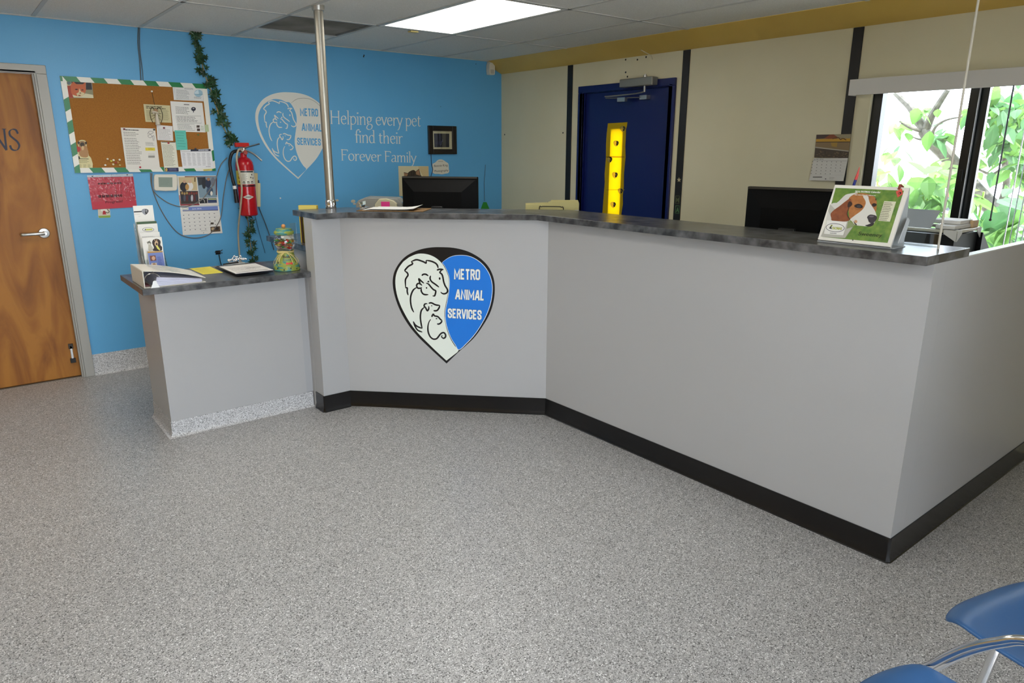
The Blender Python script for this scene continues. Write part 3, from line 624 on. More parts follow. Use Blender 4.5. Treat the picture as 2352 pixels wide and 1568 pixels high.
# ================================================================== blue wall: bulletin board and what is pinned to it
Z1 = (120, 160, 5.8075); Z2 = (130, 380, 5.88); ZC = (120, 160, 13.067); ZS = (270, 280, 12.06); ZR = (380, 190, 7.469); ZP = (0, 280, 7.841)
bx0, bx1, bz0, bz1 = -3.6063, -2.7018, 1.4047, 2.0125
bb = thing('bulletin_board', ((bx0 + bx1) / 2, 0, bz0), 'cork bulletin board edged in green and white striped tape', 'bulletin board')
M_cork = mat('cork', '#a9712c', .85, noise=(160, .35, .65), col2='#986225', bump=(240, .4))
MB().box((bx0 + .01, -.012, bz0 + .01), (bx1 - .01, -.002, bz1 - .01), M_cork).build('cork_panel', bb)
f = MB(P_BACK); FW = .032; Mw, Mg = ink('#e8e8df', .4), ink('#0f7a42', .35)
f.box((bx0, bz0, .001), (bx0 + FW, bz1, .017), Mw); f.box((bx1 - FW, bz0, .001), (bx1, bz1, .017), Mw); f.box((bx0 + FW, bz0, .001), (bx1 - FW, bz0 + FW, .017), Mw); f.box((bx0 + FW, bz1 - FW, .001), (bx1 - FW, bz1, .017), Mw)
def stripe(q): f.add([(x, y, .0173) for x, y in q], [(0, 1, 2, 3)], Mg)
for i in range(6):
    x = bx0 + .012 + i * .1585; stripe([(x + .022, bz1 - FW), (min(x + .1, bx1), bz1 - FW), (min(x + .079, bx1), bz1), (x, bz1)])
    x = bx0 + .085 + i * .147
    if x < bx1 - .1: stripe([(x + .02, bz0), (x + .094, bz0), (x + .074, bz0 + FW), (x, bz0 + FW)])
stripe([(bx0, bz1 - FW), (bx0 + .012, bz1 - FW), (bx0 + .012, bz1), (bx0, bz1)])
for i in range(4):
    z = bz1 - .145 - i * .142; stripe([(bx0, max(bz0, z - .075)), (bx0 + FW, max(bz0, z - .055)), (bx0 + FW, z + .02), (bx0, z)])
stripe([(bx1 - FW, bz0 + .06), (bx1, bz0 + .075), (bx1, bz0 + .15), (bx1 - FW, bz0 + .135)]); stripe([(bx1 - FW, bz0), (bx1, bz0), (bx1, bz0 + .02), (bx1 - FW, bz0 + .012)])
f.build('frame', bb, smooth=False)
PB = frame((0, -.0125, 0), (1, 0, 0), (0, 0, 1), (0, -1, 0)); PB2 = frame((0, -.0185, 0), (1, 0, 0), (0, 0, 1), (0, -1, 0)); PB3 = frame((0, -.0215, 0), (1, 0, 0), (0, 0, 1), (0, -1, 0))
def pin_up(a, name, label, cat, group=None):
    c = sum(a.v, Vector()) / len(a.v)
    return tag(a.build(name, None, smooth=False, base=c), label, cat, group)
a = Art(PB, ZC); a.sheet([(365, 330), (1195, 360), (1240, 855), (430, 850)], '#8d8671')
a.poly([(365, 330), (560, 340), (560, 470), (390, 490)], '#c9b78d', 1); a.ell(500, 395, 60, 60, '#5f7078', 2); a.poly([(560, 345), (1000, 365), (990, 430), (600, 430)], '#2c2a2c', 1); a.poly([(1010, 370), (1165, 385), (1195, 600), (1010, 600)], '#2b2a31', 2); a.poly([(1010, 610), (1205, 605), (1230, 750), (990, 700)], '#8b8868', 2); a.poly([(650, 830), (1238, 852), (1220, 755), (1000, 715), (880, 760), (560, 740)], '#d6cfae', 2)
a.poly([(390, 490), (560, 480), (620, 800), (640, 845), (430, 848)], '#a8402b', 3); a.poly(sm([(560, 640), (555, 460), (600, 400), (620, 350), (720, 430), (800, 440), (900, 440), (960, 400), (1000, 370), (1000, 520), (1010, 620), (960, 740), (860, 800), (740, 790), (600, 740)], 3, True), '#c4633a', 4)
a.poly([(815, 560), (860, 660), (970, 700), (940, 770), (840, 800), (760, 790), (720, 720), (790, 680)], '#d9c79a', 5); a.ell(725, 592, 45, 20, '#4a2418', 6); a.ell(905, 608, 35, 17, '#4a2418', 6); a.ell(840, 700, 28, 14, '#70331f', 6); a.ell(815, 775, 40, 16, '#7c2c22', 6)
pin_up(a, 'cat_photo', 'photo of an orange and white cat in the upper left corner of the cork board', 'photo')
a = Art(PB, ZR); a.sheet([(120, 52), (705, 88), (690, 320), (145, 295)], '#e2e3e2'); a.line([(150, 70), (655, 100), (650, 300), (175, 285)], 3, '#a9b6bd', 1, close=True); a.words((325, 88), (500, 98), (325, 115), 2, '#8a8e92', .5, 3)
for k in range(4): a.words((185, 120 + k * 42), (440, 135 + k * 40), (185, 160 + k * 42), 2, '#93979a', .35, k)
a.ell(565, 180, 72, 62, '#9ec3d4', 1); a.poly([(500, 160), (560, 120), (575, 190), (500, 200)], '#cfe2ea', 2); a.line([(490, 195), (640, 198)], 6, '#5f8ca5', 3); a.words((490, 240), (645, 248), (490, 275), 2, '#8f989c', .5, 9); pin_up(a, 'certificate', 'white certificate with a pale blue round crest at the top right of the cork board', 'paper')
a = Art(PB, Z1); a.sheet([(1215, 458), (1570, 478), (1590, 708), (1245, 695)], '#cfc69b'); a.words((1250, 480), (1555, 495), (1250, 525), 2, '#6e674a', .6, 2)
for k in range(3): a.words((1250 + k * 108, 535), (1350 + k * 108, 540), (1262 + k * 108, 680), 11, '#a39a72', .5, k)
pin_up(a, 'newspaper_clipping', 'yellowed newspaper clipping behind the hanging angel ornament', 'paper')
a = Art(PB, ZR); a.sheet([(82, 315), (632, 345), (690, 852), (135, 835)], '#e9e8e4'); a.words((315, 365), (410, 370), (315, 385), 1, '#333333', .7, 1, full=1)
a.words((170, 410), (430, 425), (180, 540), 6, '#6c6c6c', .35, 4); a.ell(480, 450, 40, 35, '#1f2238', 1); a.ell(480, 440, 16, 8, '#c9c9cf', 2); a.rect(473, 480, 487, 510, '#1f2238', 1)
for q in ([(182, 568), (605, 572), (615, 692), (192, 682)], [(205, 705), (492, 710), (503, 818), (215, 805)]): a.line(q, 4, '#555555', 1, close=True)
a.words((195, 580), (590, 590), (202, 675), 5, '#777777', .4, 5); a.words((215, 715), (480, 725), (225, 800), 4, '#888888', .35, 6); a.rect(533, 730, 585, 770, '#4a3b33', 1); a.rect(540, 785, 592, 828, '#4a3b33', 1); a.words((600, 740), (660, 745), (605, 825), 3, '#b5c1a6', .5, 7); pin_up(a, 'notice_sheet', 'white notice with two outlined boxes and a small dark tree', 'paper')
a = Art(PB2, ZS); a.sheet([(85, 155), (1040, 182), (1180, 1318), (240, 1305)], '#e3e0d8'); a.words((215, 205), (600, 220), (215, 240), 1, '#2d2d33', .7, 8, full=1)
for k in range(19): y = 280 + k * 47 + (25 if k > 2 else 0); x = 160 + (y - 280) * .125; a.words((x, y), (x + 430, y + 5), (x, y + 26), 1, '#6a6863', .5, 20 + k, full=1)
a.line([(830, 340), (880, 260), (990, 280), (930, 330), (840, 380), (900, 440), (1000, 380), (1010, 520)], 9, '#55535a', 1, True); a.line([(860, 300), (960, 400), (980, 520)], 8, '#55535a', 1, True); a.words((770, 560), (1040, 575), (780, 660), 4, '#8e8b85', .4, 5); a.poly([(765, 710), (1030, 712), (1040, 795), (775, 795)], '#e3cf3a', 1); a.words((850, 725), (1000, 727), (855, 785), 2, '#a8932a', .4, 2, 2); a.rect(850, 930, 1030, 990, '#9a978f', 1); a.words((850, 870), (1060, 880), (850, 920), 2, '#bbb8b0', .4, 3)
pin_up(a, 'phone_list', 'long white list sheet with a line drawing and a yellow highlighted box', 'paper')
a = Art(PB, ZS); a.sheet([(1078, 82), (1520, 115), (1540, 525), (1105, 500)], '#e6e4e2'); a.words((1120, 190), (1500, 225), (1140, 500), 8, '#a9a8a8', .3, 4); pin_up(a, 'small_memo', 'small white memo just below the hanging angel ornament', 'paper')
a = Art(PB2, Z1); a.sheet([(1447, 960), (1645, 965), (1690, 1360), (1500, 1362)], '#e4e3d2'); a.rect(1455, 964, 1640, 971, '#2a2a33', 1); a.words((1465, 1000), (1635, 1005), (1500, 1290), 17, '#8a8873', .35, 6); a.poly([(1500, 1308), (1682, 1306), (1686, 1358), (1503, 1360)], '#20244e', 1); a.ell(1522, 1334, 14, 22, '#c8a94a', 2); a.words((1560, 1318), (1670, 1318), (1560, 1350), 2, '#7b80a6', .4, 7, 2); pin_up(a, 'hours_flyer', 'narrow cream flyer with a dark blue banner at its foot', 'paper')
a = Art(PB3, Z1); a.sheet([(1630, 808), (1780, 812), (1790, 925), (1796, 927), (1805, 1068), (1660, 1070)], '#5fc4b4'); a.words((1650, 835), (1770, 840), (1680, 1050), 6, '#48a596', .25, 8); pin_up(a, 'teal_note', 'teal sticky note overlapping two white sheets on the cork board', 'sticky note')
a = Art(PB2, Z1); a.sheet([(1705, 1070), (2120, 1052), (2150, 1305), (1740, 1320)], '#e8e8ea'); a.poly([(1845, 1062), (2110, 1058), (2114, 1086), (1845, 1090)], '#2c3142', 1); a.words((1950, 1066), (2105, 1066), (1950, 1084), 1, '#c9ccd6', .8, 3, 2); a.line([(1718, 1070), (1840, 1066), (1842, 1090), (1720, 1093)], 3, '#555555', 1, close=True)
for k in range(6): a.words((1730 + k * 66, 1112), (1780 + k * 66, 1110), (1752 + k * 64, 1285), 9, '#a5a5ab', .35, k)
a.words((2050, 1290), (2138, 1289), (2050, 1298), 1, '#555555', .7, 2); pin_up(a, 'schedule_sheet', 'white table sheet with a dark heading bar in the lower right corner of the board', 'paper')
a = Art(PB2, Z1); a.sheet([(2030, 733), (2080, 732), (2092, 825), (2042, 830)], '#b9c79c'); pin_up(a, 'green_slip', 'tiny pale green slip at the right edge of the cork board', 'paper')
a = Art(frame((0, -.0176, 0), (1, 0, 0), (0, 0, 1), (0, -1, 0)), Z1); a.sheet([(2010, 1330), (2130, 1322), (2135, 1345), (2020, 1352)], '#d9cf6c', .0008); a.words((2025, 1332), (2120, 1327), (2027, 1346), 2, '#8d8544', .4, 2); pin_up(a, 'yellow_label', 'small yellow label stuck on the striped edge at the lower right corner', 'label')
a = Art(PB, ZP); a.sheet(sm([(1395, 380), (1430, 335), (1480, 322), (1540, 340), (1562, 385), (1560, 430), (1585, 520), (1600, 610), (1640, 650), (1665, 855), (1410, 855), (1375, 640), (1345, 520), (1340, 480), (1370, 445), (1410, 440)], 2, True), '#d8cf9e')
a.poly(sm([(1430, 420), (1420, 560), (1470, 630), (1580, 630), (1585, 530), (1550, 430)], 3, True), '#b08455', 1); a.ell(1480, 395, 66, 55, '#9a7a52', 2); a.ell(1480, 405, 40, 38, '#3d342c', 3); a.ell(1415, 375, 18, 26, '#3a2f26', 3); a.ell(1548, 378, 18, 26, '#3a2f26', 3); a.ell(1400, 492, 52, 50, '#b5382f', 4); a.ell(1490, 470, 22, 40, '#d2b183', 3)
a.text('3', (1392, 672), (1440, 672), (1390, 618), '#16161a', 4, .04); a.words((1440, 655), (1620, 660), (1440, 672), 1, '#4d4a38', .8, 1); a.words((1410, 690), (1635, 690), (1410, 745), 3, '#8d8660', .4, 2)
for k in range(3): a.words((1420 + 80 * k, 765), (1480 + 80 * k, 765), (1422 + 80 * k, 840), 5, '#a39c74', .5, k)
pin_up(a, 'pug_cutout', 'cut-out pug picture with a red dot in the lower left corner of the board', 'cutout')
# pins
def pushpin(zx, zy, c, label, off=.0125, group=None):
    M = frame((0, -off, 0), (1, 0, 0), (0, 0, 1), (0, -1, 0)); q = onto(M, 120 + zx / 5.8075, 160 + zy / 5.8075); b = MB(M @ T(q[0], q[1], 0)); b.lathe([(.0045, 0), (.006, .003), (.0035, .005), (.004, .010), (.006, .013), (.0, .0145)], ink(c, .3), 10)
    return tag(b.build('push_pin', None, base=M @ Vector((q[0], q[1], 0))), label, 'push pin', group)
for zx, zy, c, l in [(957, 793, '#6e1020', 'dark red pin at the top left of the long list sheet'), (1355, 800, '#17171c', 'black pin at the top right of the long list sheet'), (1170, 1300, '#b3202c', 'red pin at the foot of the long list sheet'), (1487, 777, '#7a1626', 'dark red pin through the small white memo'), (1547, 978, '#b3202c', 'red pin at the top of the narrow cream flyer'), (1907, 1055, '#20243a', 'dark blue pin over the heading bar of the table sheet'), (1943, 868, '#4f6b2a', 'green pin in the bare cork right of the teal note'), (1325, 290, '#d8d2c4', 'white pin holding up the angel ornament')]: pushpin(zx, zy, c, l, .0145 if zx not in (957, 1355, 1170, 1547, 1907) else .0205)
for zx, zy, c, l in [(735, 1190, '#dcd6c2', 'cream pin topmost left of the loose pins'), (783, 1217, '#c7c14a', 'yellow green pin among the loose pins'), (815, 1205, '#e0dccb', 'white pin just right of the yellow green one'), (895, 1200, '#d9d2bb', 'cream pin farthest up on the right of the loose pins'), (845, 1238, '#a12a22', 'red pin in the middle of the loose pins'), (875, 1235, '#b98a4a', 'tan pin just right of the loose red one'), (705, 1272, '#e6e2d6', 'white pin lowest on the left of the loose pins'), (810, 1262, '#d6c9a0', 'cream pin below the loose red one'), (900, 1272, '#b7a25c', 'ochre pin lowest on the right of the loose pins')]: pushpin(zx, zy, c, l, .0125, 'loose pins on the cork')
# angel ornament
ao = thing('angel_ornament', tuple(PB2 @ Vector((*onto(PB2, 120 + 1400 / 5.8075, 160 + 735 / 5.8075), .01))), 'pale angel ornament with wire wings hanging on the cork board', 'ornament')
def q1(zx, zy, d): x, y = onto(PB2, 120 + zx / 5.8075, 160 + zy / 5.8075); return PB2 @ Vector((x, y, d))
M_cer = ink('#cfc6b4', .4); M_wire = mat('dark_wire', '#4c4334', .45, .6)
MB().tube([q1(1325, 292, .006), q1(1342, 380, .008), q1(1360, 470, .012)], .0016, M_wire, 6).build('cord', ao)
b = MB(); b.tube([q1(1385, 590, .014), q1(1390, 650, .014), q1(1405, 735, .014)], [.007, .011, .016], M_cer, 14); b.build('body', ao)
b = MB(); b.sphere(q1(1375, 548, .014), .014, ink('#b08b6a'), 12); b.build('head', ao)
b = MB(); b.tube(sm([q1(1355, 590, .014), q1(1330, 560, .016), q1(1385, 575, .028), q1(1400, 590, .014)]), .006, M_cer, 8); b.build('arms', ao)
for s in (-1, 1):
    b = MB(); pts = [(1375, 560), (1375 + s * 45, 500), (1380 + s * 78, 560), (1388 + s * 78, 640), (1395 + s * 55, 705)]; b.tube(sm([q1(x, y, .008) for x, y in pts]), .0022, M_wire, 6)
    for t in range(3): b.tube([q1(1380, 580 + t * 20, .009), q1(1382 + s * (68 - t * 4), 585 + t * 40, .008)], .0012, M_wire, 5)
    b.build('wing', ao)

# ================================================================== the rest of the blue wall
def wart(zoom, off=.001): return Art(frame((0, -off, 0), (1, 0, 0), (0, 0, 1), (0, -1, 0)), zoom)
rs = thing('red_sign', tuple(P_BACK @ Vector((-3.4, 1.16, 0))), 'red sign in a crinkled clear plastic sleeve below the bulletin board', 'sign')
a = wart(Z2, .006); a.sheet([(415, 160), (1035, 148), (1085, 560), (485, 595)], ink('#c01f38', .4)); a.text('Progress!', (660, 512), (895, 495), (655, 478), '#5d0f1f', 2, .02); a.words((555, 235), (900, 225), (558, 262), 1, '#5d0f1f', .8, 3, full=1); a.words((560, 400), (930, 385), (565, 445), 1, '#5d0f1f', .8, 5, full=1); a.build('red_sheet', rs, smooth=False)
M_film = glass_mat('crinkled_film', (.97, .97, .97, 1), .015, .06)
nt = M_film.node_tree; tcn = nt.nodes.new('ShaderNodeTexCoord'); nn = nt.nodes.new('ShaderNodeTexNoise'); nn.inputs['Scale'].default_value = 55; nn.inputs['Detail'].default_value = 3; nn.inputs['Distortion'].default_value = 1.2; bpn = nt.nodes.new('ShaderNodeBump'); bpn.inputs['Strength'].default_value = .3; bpn.inputs['Distance'].default_value = .02
nt.links.new(tcn.outputs['Object'], nn.inputs[0]); nt.links.new(nn.outputs['Fac'], bpn.inputs['Height'])
for n_ in nt.nodes:
    if n_.bl_idname == 'ShaderNodeBsdfGlossy': nt.links.new(bpn.outputs[0], n_.inputs['Normal'])
import mathutils.noise as mn
c4 = [onto(frame((0, -.011, 0), (1, 0, 0), (0, 0, 1), (0, -1, 0)), 130 + x / 5.88, 380 + y / 5.88) for x, y in ((410, 135), (1030, 112), (1075, 470), (470, 490))]
def film(u, v):
    x = (c4[0][0] * (1 - u) + c4[1][0] * u) * (1 - v) + (c4[3][0] * (1 - u) + c4[2][0] * u) * v; z = (c4[0][1] * (1 - u) + c4[1][1] * u) * (1 - v) + (c4[3][1] * (1 - u) + c4[2][1] * u) * v
    r = 1 - abs(mn.noise(Vector((x * 26, z * 16 + x * 9, 3.1)))) * 2; q = 1 - abs(mn.noise(Vector((x * 50 + z * 30, z * 42, 7.7)))) * 2
    return (x, -.0105 - .006 * max(0, r) ** 4 * math.sin(math.pi * u) - .0025 * max(0, q) ** 3, z)
MB().grid(70, 44, film, M_film).build('plastic_sleeve', rs, smooth=False)
a = wart(Z2, .0112); a.sheet([(410, 132), (1028, 110), (1033, 145), (414, 160)], ink('#b9c2cc', .3), .0008); a.ell(483, 146, 12, 7, '#2a2f38', 1); a.ell(953, 126, 12, 7, '#2a2f38', 1); a.build('sleeve_header', rs, smooth=False)
a = wart(Z2); a.sheet([(555, 560), (715, 555), (728, 695), (718, 703), (575, 707), (563, 698)], '#d9d2bf'); a.ell(640, 600, 45, 28, '#f0ece2', 1); a.line([(680, 590), (710, 620), (690, 640), (660, 625)], 9, '#3a3036', 2, True); a.poly([(625, 610), (655, 610), (672, 660), (620, 662)], '#b3262e', 2); a.poly([(563, 680), (726, 672), (728, 692), (718, 703), (575, 706)], '#8fae4a', 1); pin_up(a, 'greeting_card', 'small white card with a green lower edge peeking out under the red sign', 'card')
th = thing('thermostat', tuple(P_BACK @ Vector((-3.05, 1.27, 0))), 'cream wall thermostat with a grey screen below the bulletin board', 'thermostat')
def rr(z, x0, y0, x1, y1, r=18): return [(x0 + r, y0), (x1 - r, y0), (x1, y0 + r), (x1 + 6, (y0 + y1) / 2), (x1, y1 - r), (x1 - r, y1), ((x0 + x1) / 2, y1 + 6), (x0 + r, y1), (x0, y1 - r), (x0 - 4, (y0 + y1) / 2), (x0, y0 + r)]
a = wart(Z2); a.sheet(rr(0, 1308, 118, 1618, 338), M_offwhite, .026); a.build('case', th, bevel=.005)
a = wart(Z2, .0275); a.sheet([(1375, 158), (1563, 160), (1565, 292), (1382, 290)], ink('#8b9a90', .2), .0006); a.words((1400, 190), (1540, 192), (1405, 270), 3, '#7b8a80', .4, 3); a.build('screen', th, smooth=False)
# photo calendar
pc = thing('wall_calendar', tuple(P_BACK @ Vector((-2.84, .94, 0))), 'wall calendar with a collage of people photos, under the right side of the bulletin board', 'calendar')
a = wart(Z2, .003); a.sheet([(1620, 140), (2150, 135), (2192, 540), (1665, 548)], '#dedad2', .002); a.rect(1730, 145, 2150, 158, '#5a1a22', 1)
a.poly([(1645, 158), (1885, 152), (1900, 335), (1662, 338)], '#c9b489', 1); a.ell(1720, 285, 55, 65, '#22222a', 2); a.ell(1725, 215, 22, 22, '#c7a083', 3); a.ell(1800, 280, 45, 55, '#e1ddd6', 2); a.ell(1800, 215, 22, 24, '#cfa98c', 3); a.ell(1762, 290, 26, 42, '#b98b4a', 3); a.rect(1858, 160, 1875, 220, '#6b5a35', 2)
a.poly([(1893, 155), (2145, 150), (2168, 430), (1925, 438)], '#7d95a3', 1); a.poly([(1900, 160), (2010, 158), (2000, 250), (1915, 270)], '#30343c', 2); a.ell(2045, 240, 38, 62, '#1f2a45', 3); a.ell(2050, 185, 22, 22, '#a7795c', 4); a.ell(1990, 235, 30, 80, '#22252c', 3); a.ell(2110, 220, 30, 60, '#6d737f', 3); a.ell(2068, 345, 45, 60, '#41546b', 3); a.ell(2090, 375, 16, 30, '#e3ded2', 4); a.rect(2150, 160, 2165, 400, '#5a1a22', 2)
a.poly([(1663, 345), (1908, 342), (1922, 515), (1680, 520)], '#3a2c28', 1)
for k in range(7): a.ell(1695 + k * 32, 372 + 8 * (k % 2), 13, 18, '#a88a4e' if k < 3 else '#7c3328', 2); a.ell(1695 + k * 33, 440, 15, 45, ['#232838', '#4c5260', '#5a1f22', '#2c3140', '#b9b9bf', '#5a2226', '#30343f'][k], 2)
a.poly([(1925, 445), (2030, 442), (2036, 508), (1932, 512)], '#16181c', 1); a.line([(1940, 455), (1985, 460), (2000, 500)], 7, '#c9c4ba', 2, True); a.poly([(2038, 440), (2158, 438), (2164, 502), (2042, 506)], '#2b3d63', 1); a.rect(2045, 445, 2155, 462, '#a9b07a', 2); a.poly([(1652, 400), (1662, 400), (1680, 522), (1925, 516), (1930, 535), (1672, 542)], '#8a1f2a', 2); a.build('picture_page', pc, smooth=False)
a = wart(Z2, .003); a.sheet([(1665, 550), (2192, 545), (2240, 912), (1705, 940)], '#e2e0da', .002); a.poly([(1690, 562), (2175, 548), (2180, 598), (1780, 604), (1700, 606)], '#6e84c4', 1); a.rect(1692, 566, 1780, 598, '#e2e0da', 2); a.ell(1735, 582, 38, 13, '#8d9a5a', 3); a.ell(1735, 582, 34, 10, '#e2e0da', 4); a.text('June 2016', (1830, 592), (1955, 588), (1829, 574), '#dfe4f2', 3, .01)
a.poly([(1700, 610), (2180, 596), (2181, 606), (1702, 618)], '#3a4676', 2)
for r in range(5):
    for c in range(7):
        x, y = 1715 + c * 69 + r * 5, 672 + r * 50 - c * 4
        if r * 7 + c < 33 and not (r == 4 and c > 4): a.rect(x - 8, y - 5, x + 8, y + 4, '#6d6d74', 1)
    a.line([(1705 + r * 7, 655 + r * 50), (2190 + r * 7, 628 + r * 50)], 1.6, '#b9b8b4', 1)
a.poly([(2075, 828), (2205, 818), (2212, 888), (2082, 898)], '#5a4630', 2); a.ell(2110, 855, 22, 18, '#b9a07a', 3); a.ell(2165, 850, 26, 20, '#2b211a', 3); a.rect(2078, 768, 2120, 795, '#4a4236', 2); a.words((1945, 875), (2060, 872), (1947, 890), 2, '#99999c', .4, 2); a.ell(1985, 908, 5, 5, '#333333', 2); a.build('month_page', pc, smooth=False)
# cables on the wall
def wpt(u, v, d=.006): x, z = onto(frame((0, -d, 0), (1, 0, 0), (0, 0, 1), (0, -1, 0)), u, v); return (x, -d, z)
def cable(name, pts, r, m, label, cat='cable'):
    p = sm([wpt(*q) for q in pts], 6); return tag(MB().tube(p, r, m, 7).build(name, None, base=p[0]), label, cat)
M_gc = ink('#5b6a74'); z2 = lambda x, y: (130 + x / 5.88, 380 + y / 5.88); z3 = lambda x, y: (420 + x / 2.75, 50 + y / 2.75)
cable('grey_cable', [(318, 62), (317, 100), (321, 140), (324, 186)], .004, M_gc, 'grey cable hanging from the ceiling to the top of the bulletin board')
cable('grey_cable', [(321, 63), (321, 110), (327, 160), (329, 187)], .003, M_gc, 'thinner grey cable hanging close beside the other one from the ceiling')
cable('looped_cable', [z2(1268, 100), z2(1290, 300), z2(1400, 580), z2(1560, 830), z2(1700, 945), z2(1880, 978), z2(2050, 935), z2(2150, 830), z2(2220, 690), z2(2248, 450), (516, 432), (521, 405), (528, 385)], .0034, ink('#6d6a66'), 'grey cable in a long low loop around the foot of the people photo calendar')
cable('looped_cable', [z2(1288, 105), z2(1303, 330), z2(1450, 470), z2(1600, 540), z2(1750, 555), z2(1900, 500), z2(2000, 420), z2(2130, 230), (503, 388), (510, 374), (522, 362)], .0034, ink('#77736c'), 'grey cable in a short upper loop across the people photo calendar')
cable('right_cable', [z3(398, 872), z3(425, 960), z3(445, 1060), z3(480, 1170), z3(520, 1270), z3(555, 1370), z3(575, 1440)], .0036, ink('#4c5a64'), 'dark cable slanting down the wall to the right of the fire extinguisher')
cable('thin_cable', [z3(428, 1150), z3(450, 1200), z3(480, 1320), z3(520, 1460)], .002, ink('#35546c'), 'very thin dark cable on the wall behind the candy jar')
p = thing('black_plug', wpt(503, 578, .01), 'small black plug and lead on the wall above the low desk', 'plug')
b = MB(); c = Vector(wpt(502, 580, .012)); b.box(c - Vector((.02, -.01, .015)), c + Vector((.016, .008, .015)), M_black)
for dx, dz in ((.03, .02), (.028, -.005), (-.028, .006)): b.tube([c, c + Vector((dx, -.004, dz))], .003, M_black, 6)
b.build('plug_body', p); MB().tube(sm([wpt(503, 585, .012), wpt(506, 600, .012), wpt(512, 622, .012), wpt(520, 660, .01)]), .0035, M_black, 7).build('lead', p)
# fire extinguisher
EXX, EXY, EXR = -2.515, -.10, .064
fe = thing('fire_extinguisher', (EXX, 0, 1.07), 'red fire extinguisher hung on the blue wall beside the bulletin board', 'fire extinguisher')
M_red = mat('extinguisher_red', '#b5121f', .22)
B_ = T(EXX, EXY, 1.072)
MB(B_).lathe([(.0, 0), (.055, .0), (EXR, .008), (EXR, .37), (.06, .395), (.045, .418), (.024, .432), (.022, .46), (.0, .46)], M_red, 40).build('cylinder', fe)
def wrap(a0, a1, z0, z1, m, mb, r=EXR + .0006, n=14):
    vs = []
    for i in range(n + 1):
        a_ = a0 + (a1 - a0) * i / n; vs += [(r * math.cos(a_), r * math.sin(a_), z0), (r * math.cos(a_), r * math.sin(a_), z1)]
    mb.add(vs, [(2 * i, 2 * i + 2, 2 * i + 3, 2 * i + 1) for i in range(n)], m)
FA = math.atan2(CAM.y - EXY, CAM.x - EXX)                # the side turned to the waiting room
def A_(d): return FA + math.radians(d)
b = MB(B_); wrap(A_(-88), A_(78), .235, .335, ink('#d9d6c6', .35), b); wrap(A_(-88), A_(-32), .235, .335, ink('#d4bf3c', .35), b, EXR + .0009); wrap(A_(-30), A_(60), .322, .332, ink('#26262a', .35), b, EXR + .001)
for k in range(6): wrap(A_(-26), A_(10 - 6 * (k % 2)), .31 - k * .009, .313 - k * .009, ink('#8c897c'), b, EXR + .001, 5)
for k in range(3): wrap(A_(-20 + 27 * k), A_(-6 + 27 * k), .240, .257, ink('#2b2a2a'), b, EXR + .001, 4); wrap(A_(-18 + 27 * k), A_(-9 + 27 * k), .243, .25, ink('#d9d6c6'), b, EXR + .0013, 4); wrap(A_(-50), A_(-40), .245 + k * .03, .262 + k * .03, ink('#8a6a1e'), b, EXR + .0012, 4)
for d, z in ((40, .31), (48, .285), (30, .29)): wrap(A_(d), A_(d + 8), z - .01, z, ink('#3a3936'), b, EXR + .001, 4)
b.build('instruction_label', fe, smooth=True)
b = MB(B_); wrap(A_(-90), A_(90), .218, .230, ink('#43070d', .4), b, EXR + .0006); b.build('dark_band', fe)
b = MB(B_); r = EXR + .0008; n = 12; vs = []
for i in range(n + 1): a_ = A_(-30 + 74 * i / n); h_ = .019 * (1 - abs(2 * i / n - 1)); vs += [(r * math.cos(a_), r * math.sin(a_), .142 - h_), (r * math.cos(a_), r * math.sin(a_), .142 + h_)]
b.add(vs, [(2 * i, 2 * i + 2, 2 * i + 3, 2 * i + 1) for i in range(n)], ink('#cfc9c0', .35)); wrap(A_(-12), A_(26), .1395, .1445, ink('#1c1a1a'), b, EXR + .0012, 8); b.build('maker_badge', fe, smooth=False)
VZ = 1.072 + .46
b = MB(T(EXX, EXY, VZ)); b.lathe([(.016, 0), (.02, .005), (.02, .03), (.016, .04), (.0, .04)], M_chrome, 20); b.tube([(-.012, 0, .018), (-.05, -.01, .018)], .009, M_chrome, 10); valve = b.build('valve', fe)
b = MB(T(EXX + .006, EXY - .03, VZ + .004) @ RX(H90)); b.lathe([(0, -.008), (.016, -.008), (.017, 0), (.014, .006), (0, .006)], mat('gauge_face', '#a4463e', .3), 20); b.build('gauge', valve)
M_redp = mat('red_plastic', '#c01d12', .3)
b = MB(); b.box((EXX - .055, EXY - .016, VZ + .045), (EXX + .045, EXY + .016, VZ + .075), M_redp); b.build('lock_tag', fe, bevel=.004)
b = MB(); b.tube(sm([(EXX - .02, EXY, VZ + .03), (EXX + .05, EXY - .02, VZ + .05), (EXX + .115, EXY - .035, VZ + .068)]), .011, M_chrome, 10, flat=.7); b.build('carry_handle', fe)
b = MB(); b.tube(sm([(EXX + .015, EXY, VZ + .025), (EXX + .07, EXY - .02, VZ - .005), (EXX + .12, EXY - .04, VZ - .055)]), .010, M_satin, 10, flat=.7); b.build('squeeze_lever', fe)
b = MB(); b.tube(sm([(EXX - .045, EXY - .012, VZ + .018), (EXX - .085, EXY - .01, VZ), (EXX - .105, EXY, VZ - .07), (EXX - .10, EXY, VZ - .16), (EXX - .088, EXY, VZ - .24)]), .0115, M_black, 12); hose = b.build('hose', fe)
b = MB(); b.tube([(EXX - .088, EXY, VZ - .24), (EXX - .082, EXY, VZ - .36)], [.013, .016], M_black, 14); b.tube([(EXX - .0885, EXY, VZ - .235), (EXX - .087, EXY, VZ - .258)], .0138, M_white, 14); b.build('nozzle', hose)
MB().box((EXX - .02, -.035, VZ - .12), (EXX + .02, -.001, VZ - .02), M_satin).build('wall_bracket', fe)
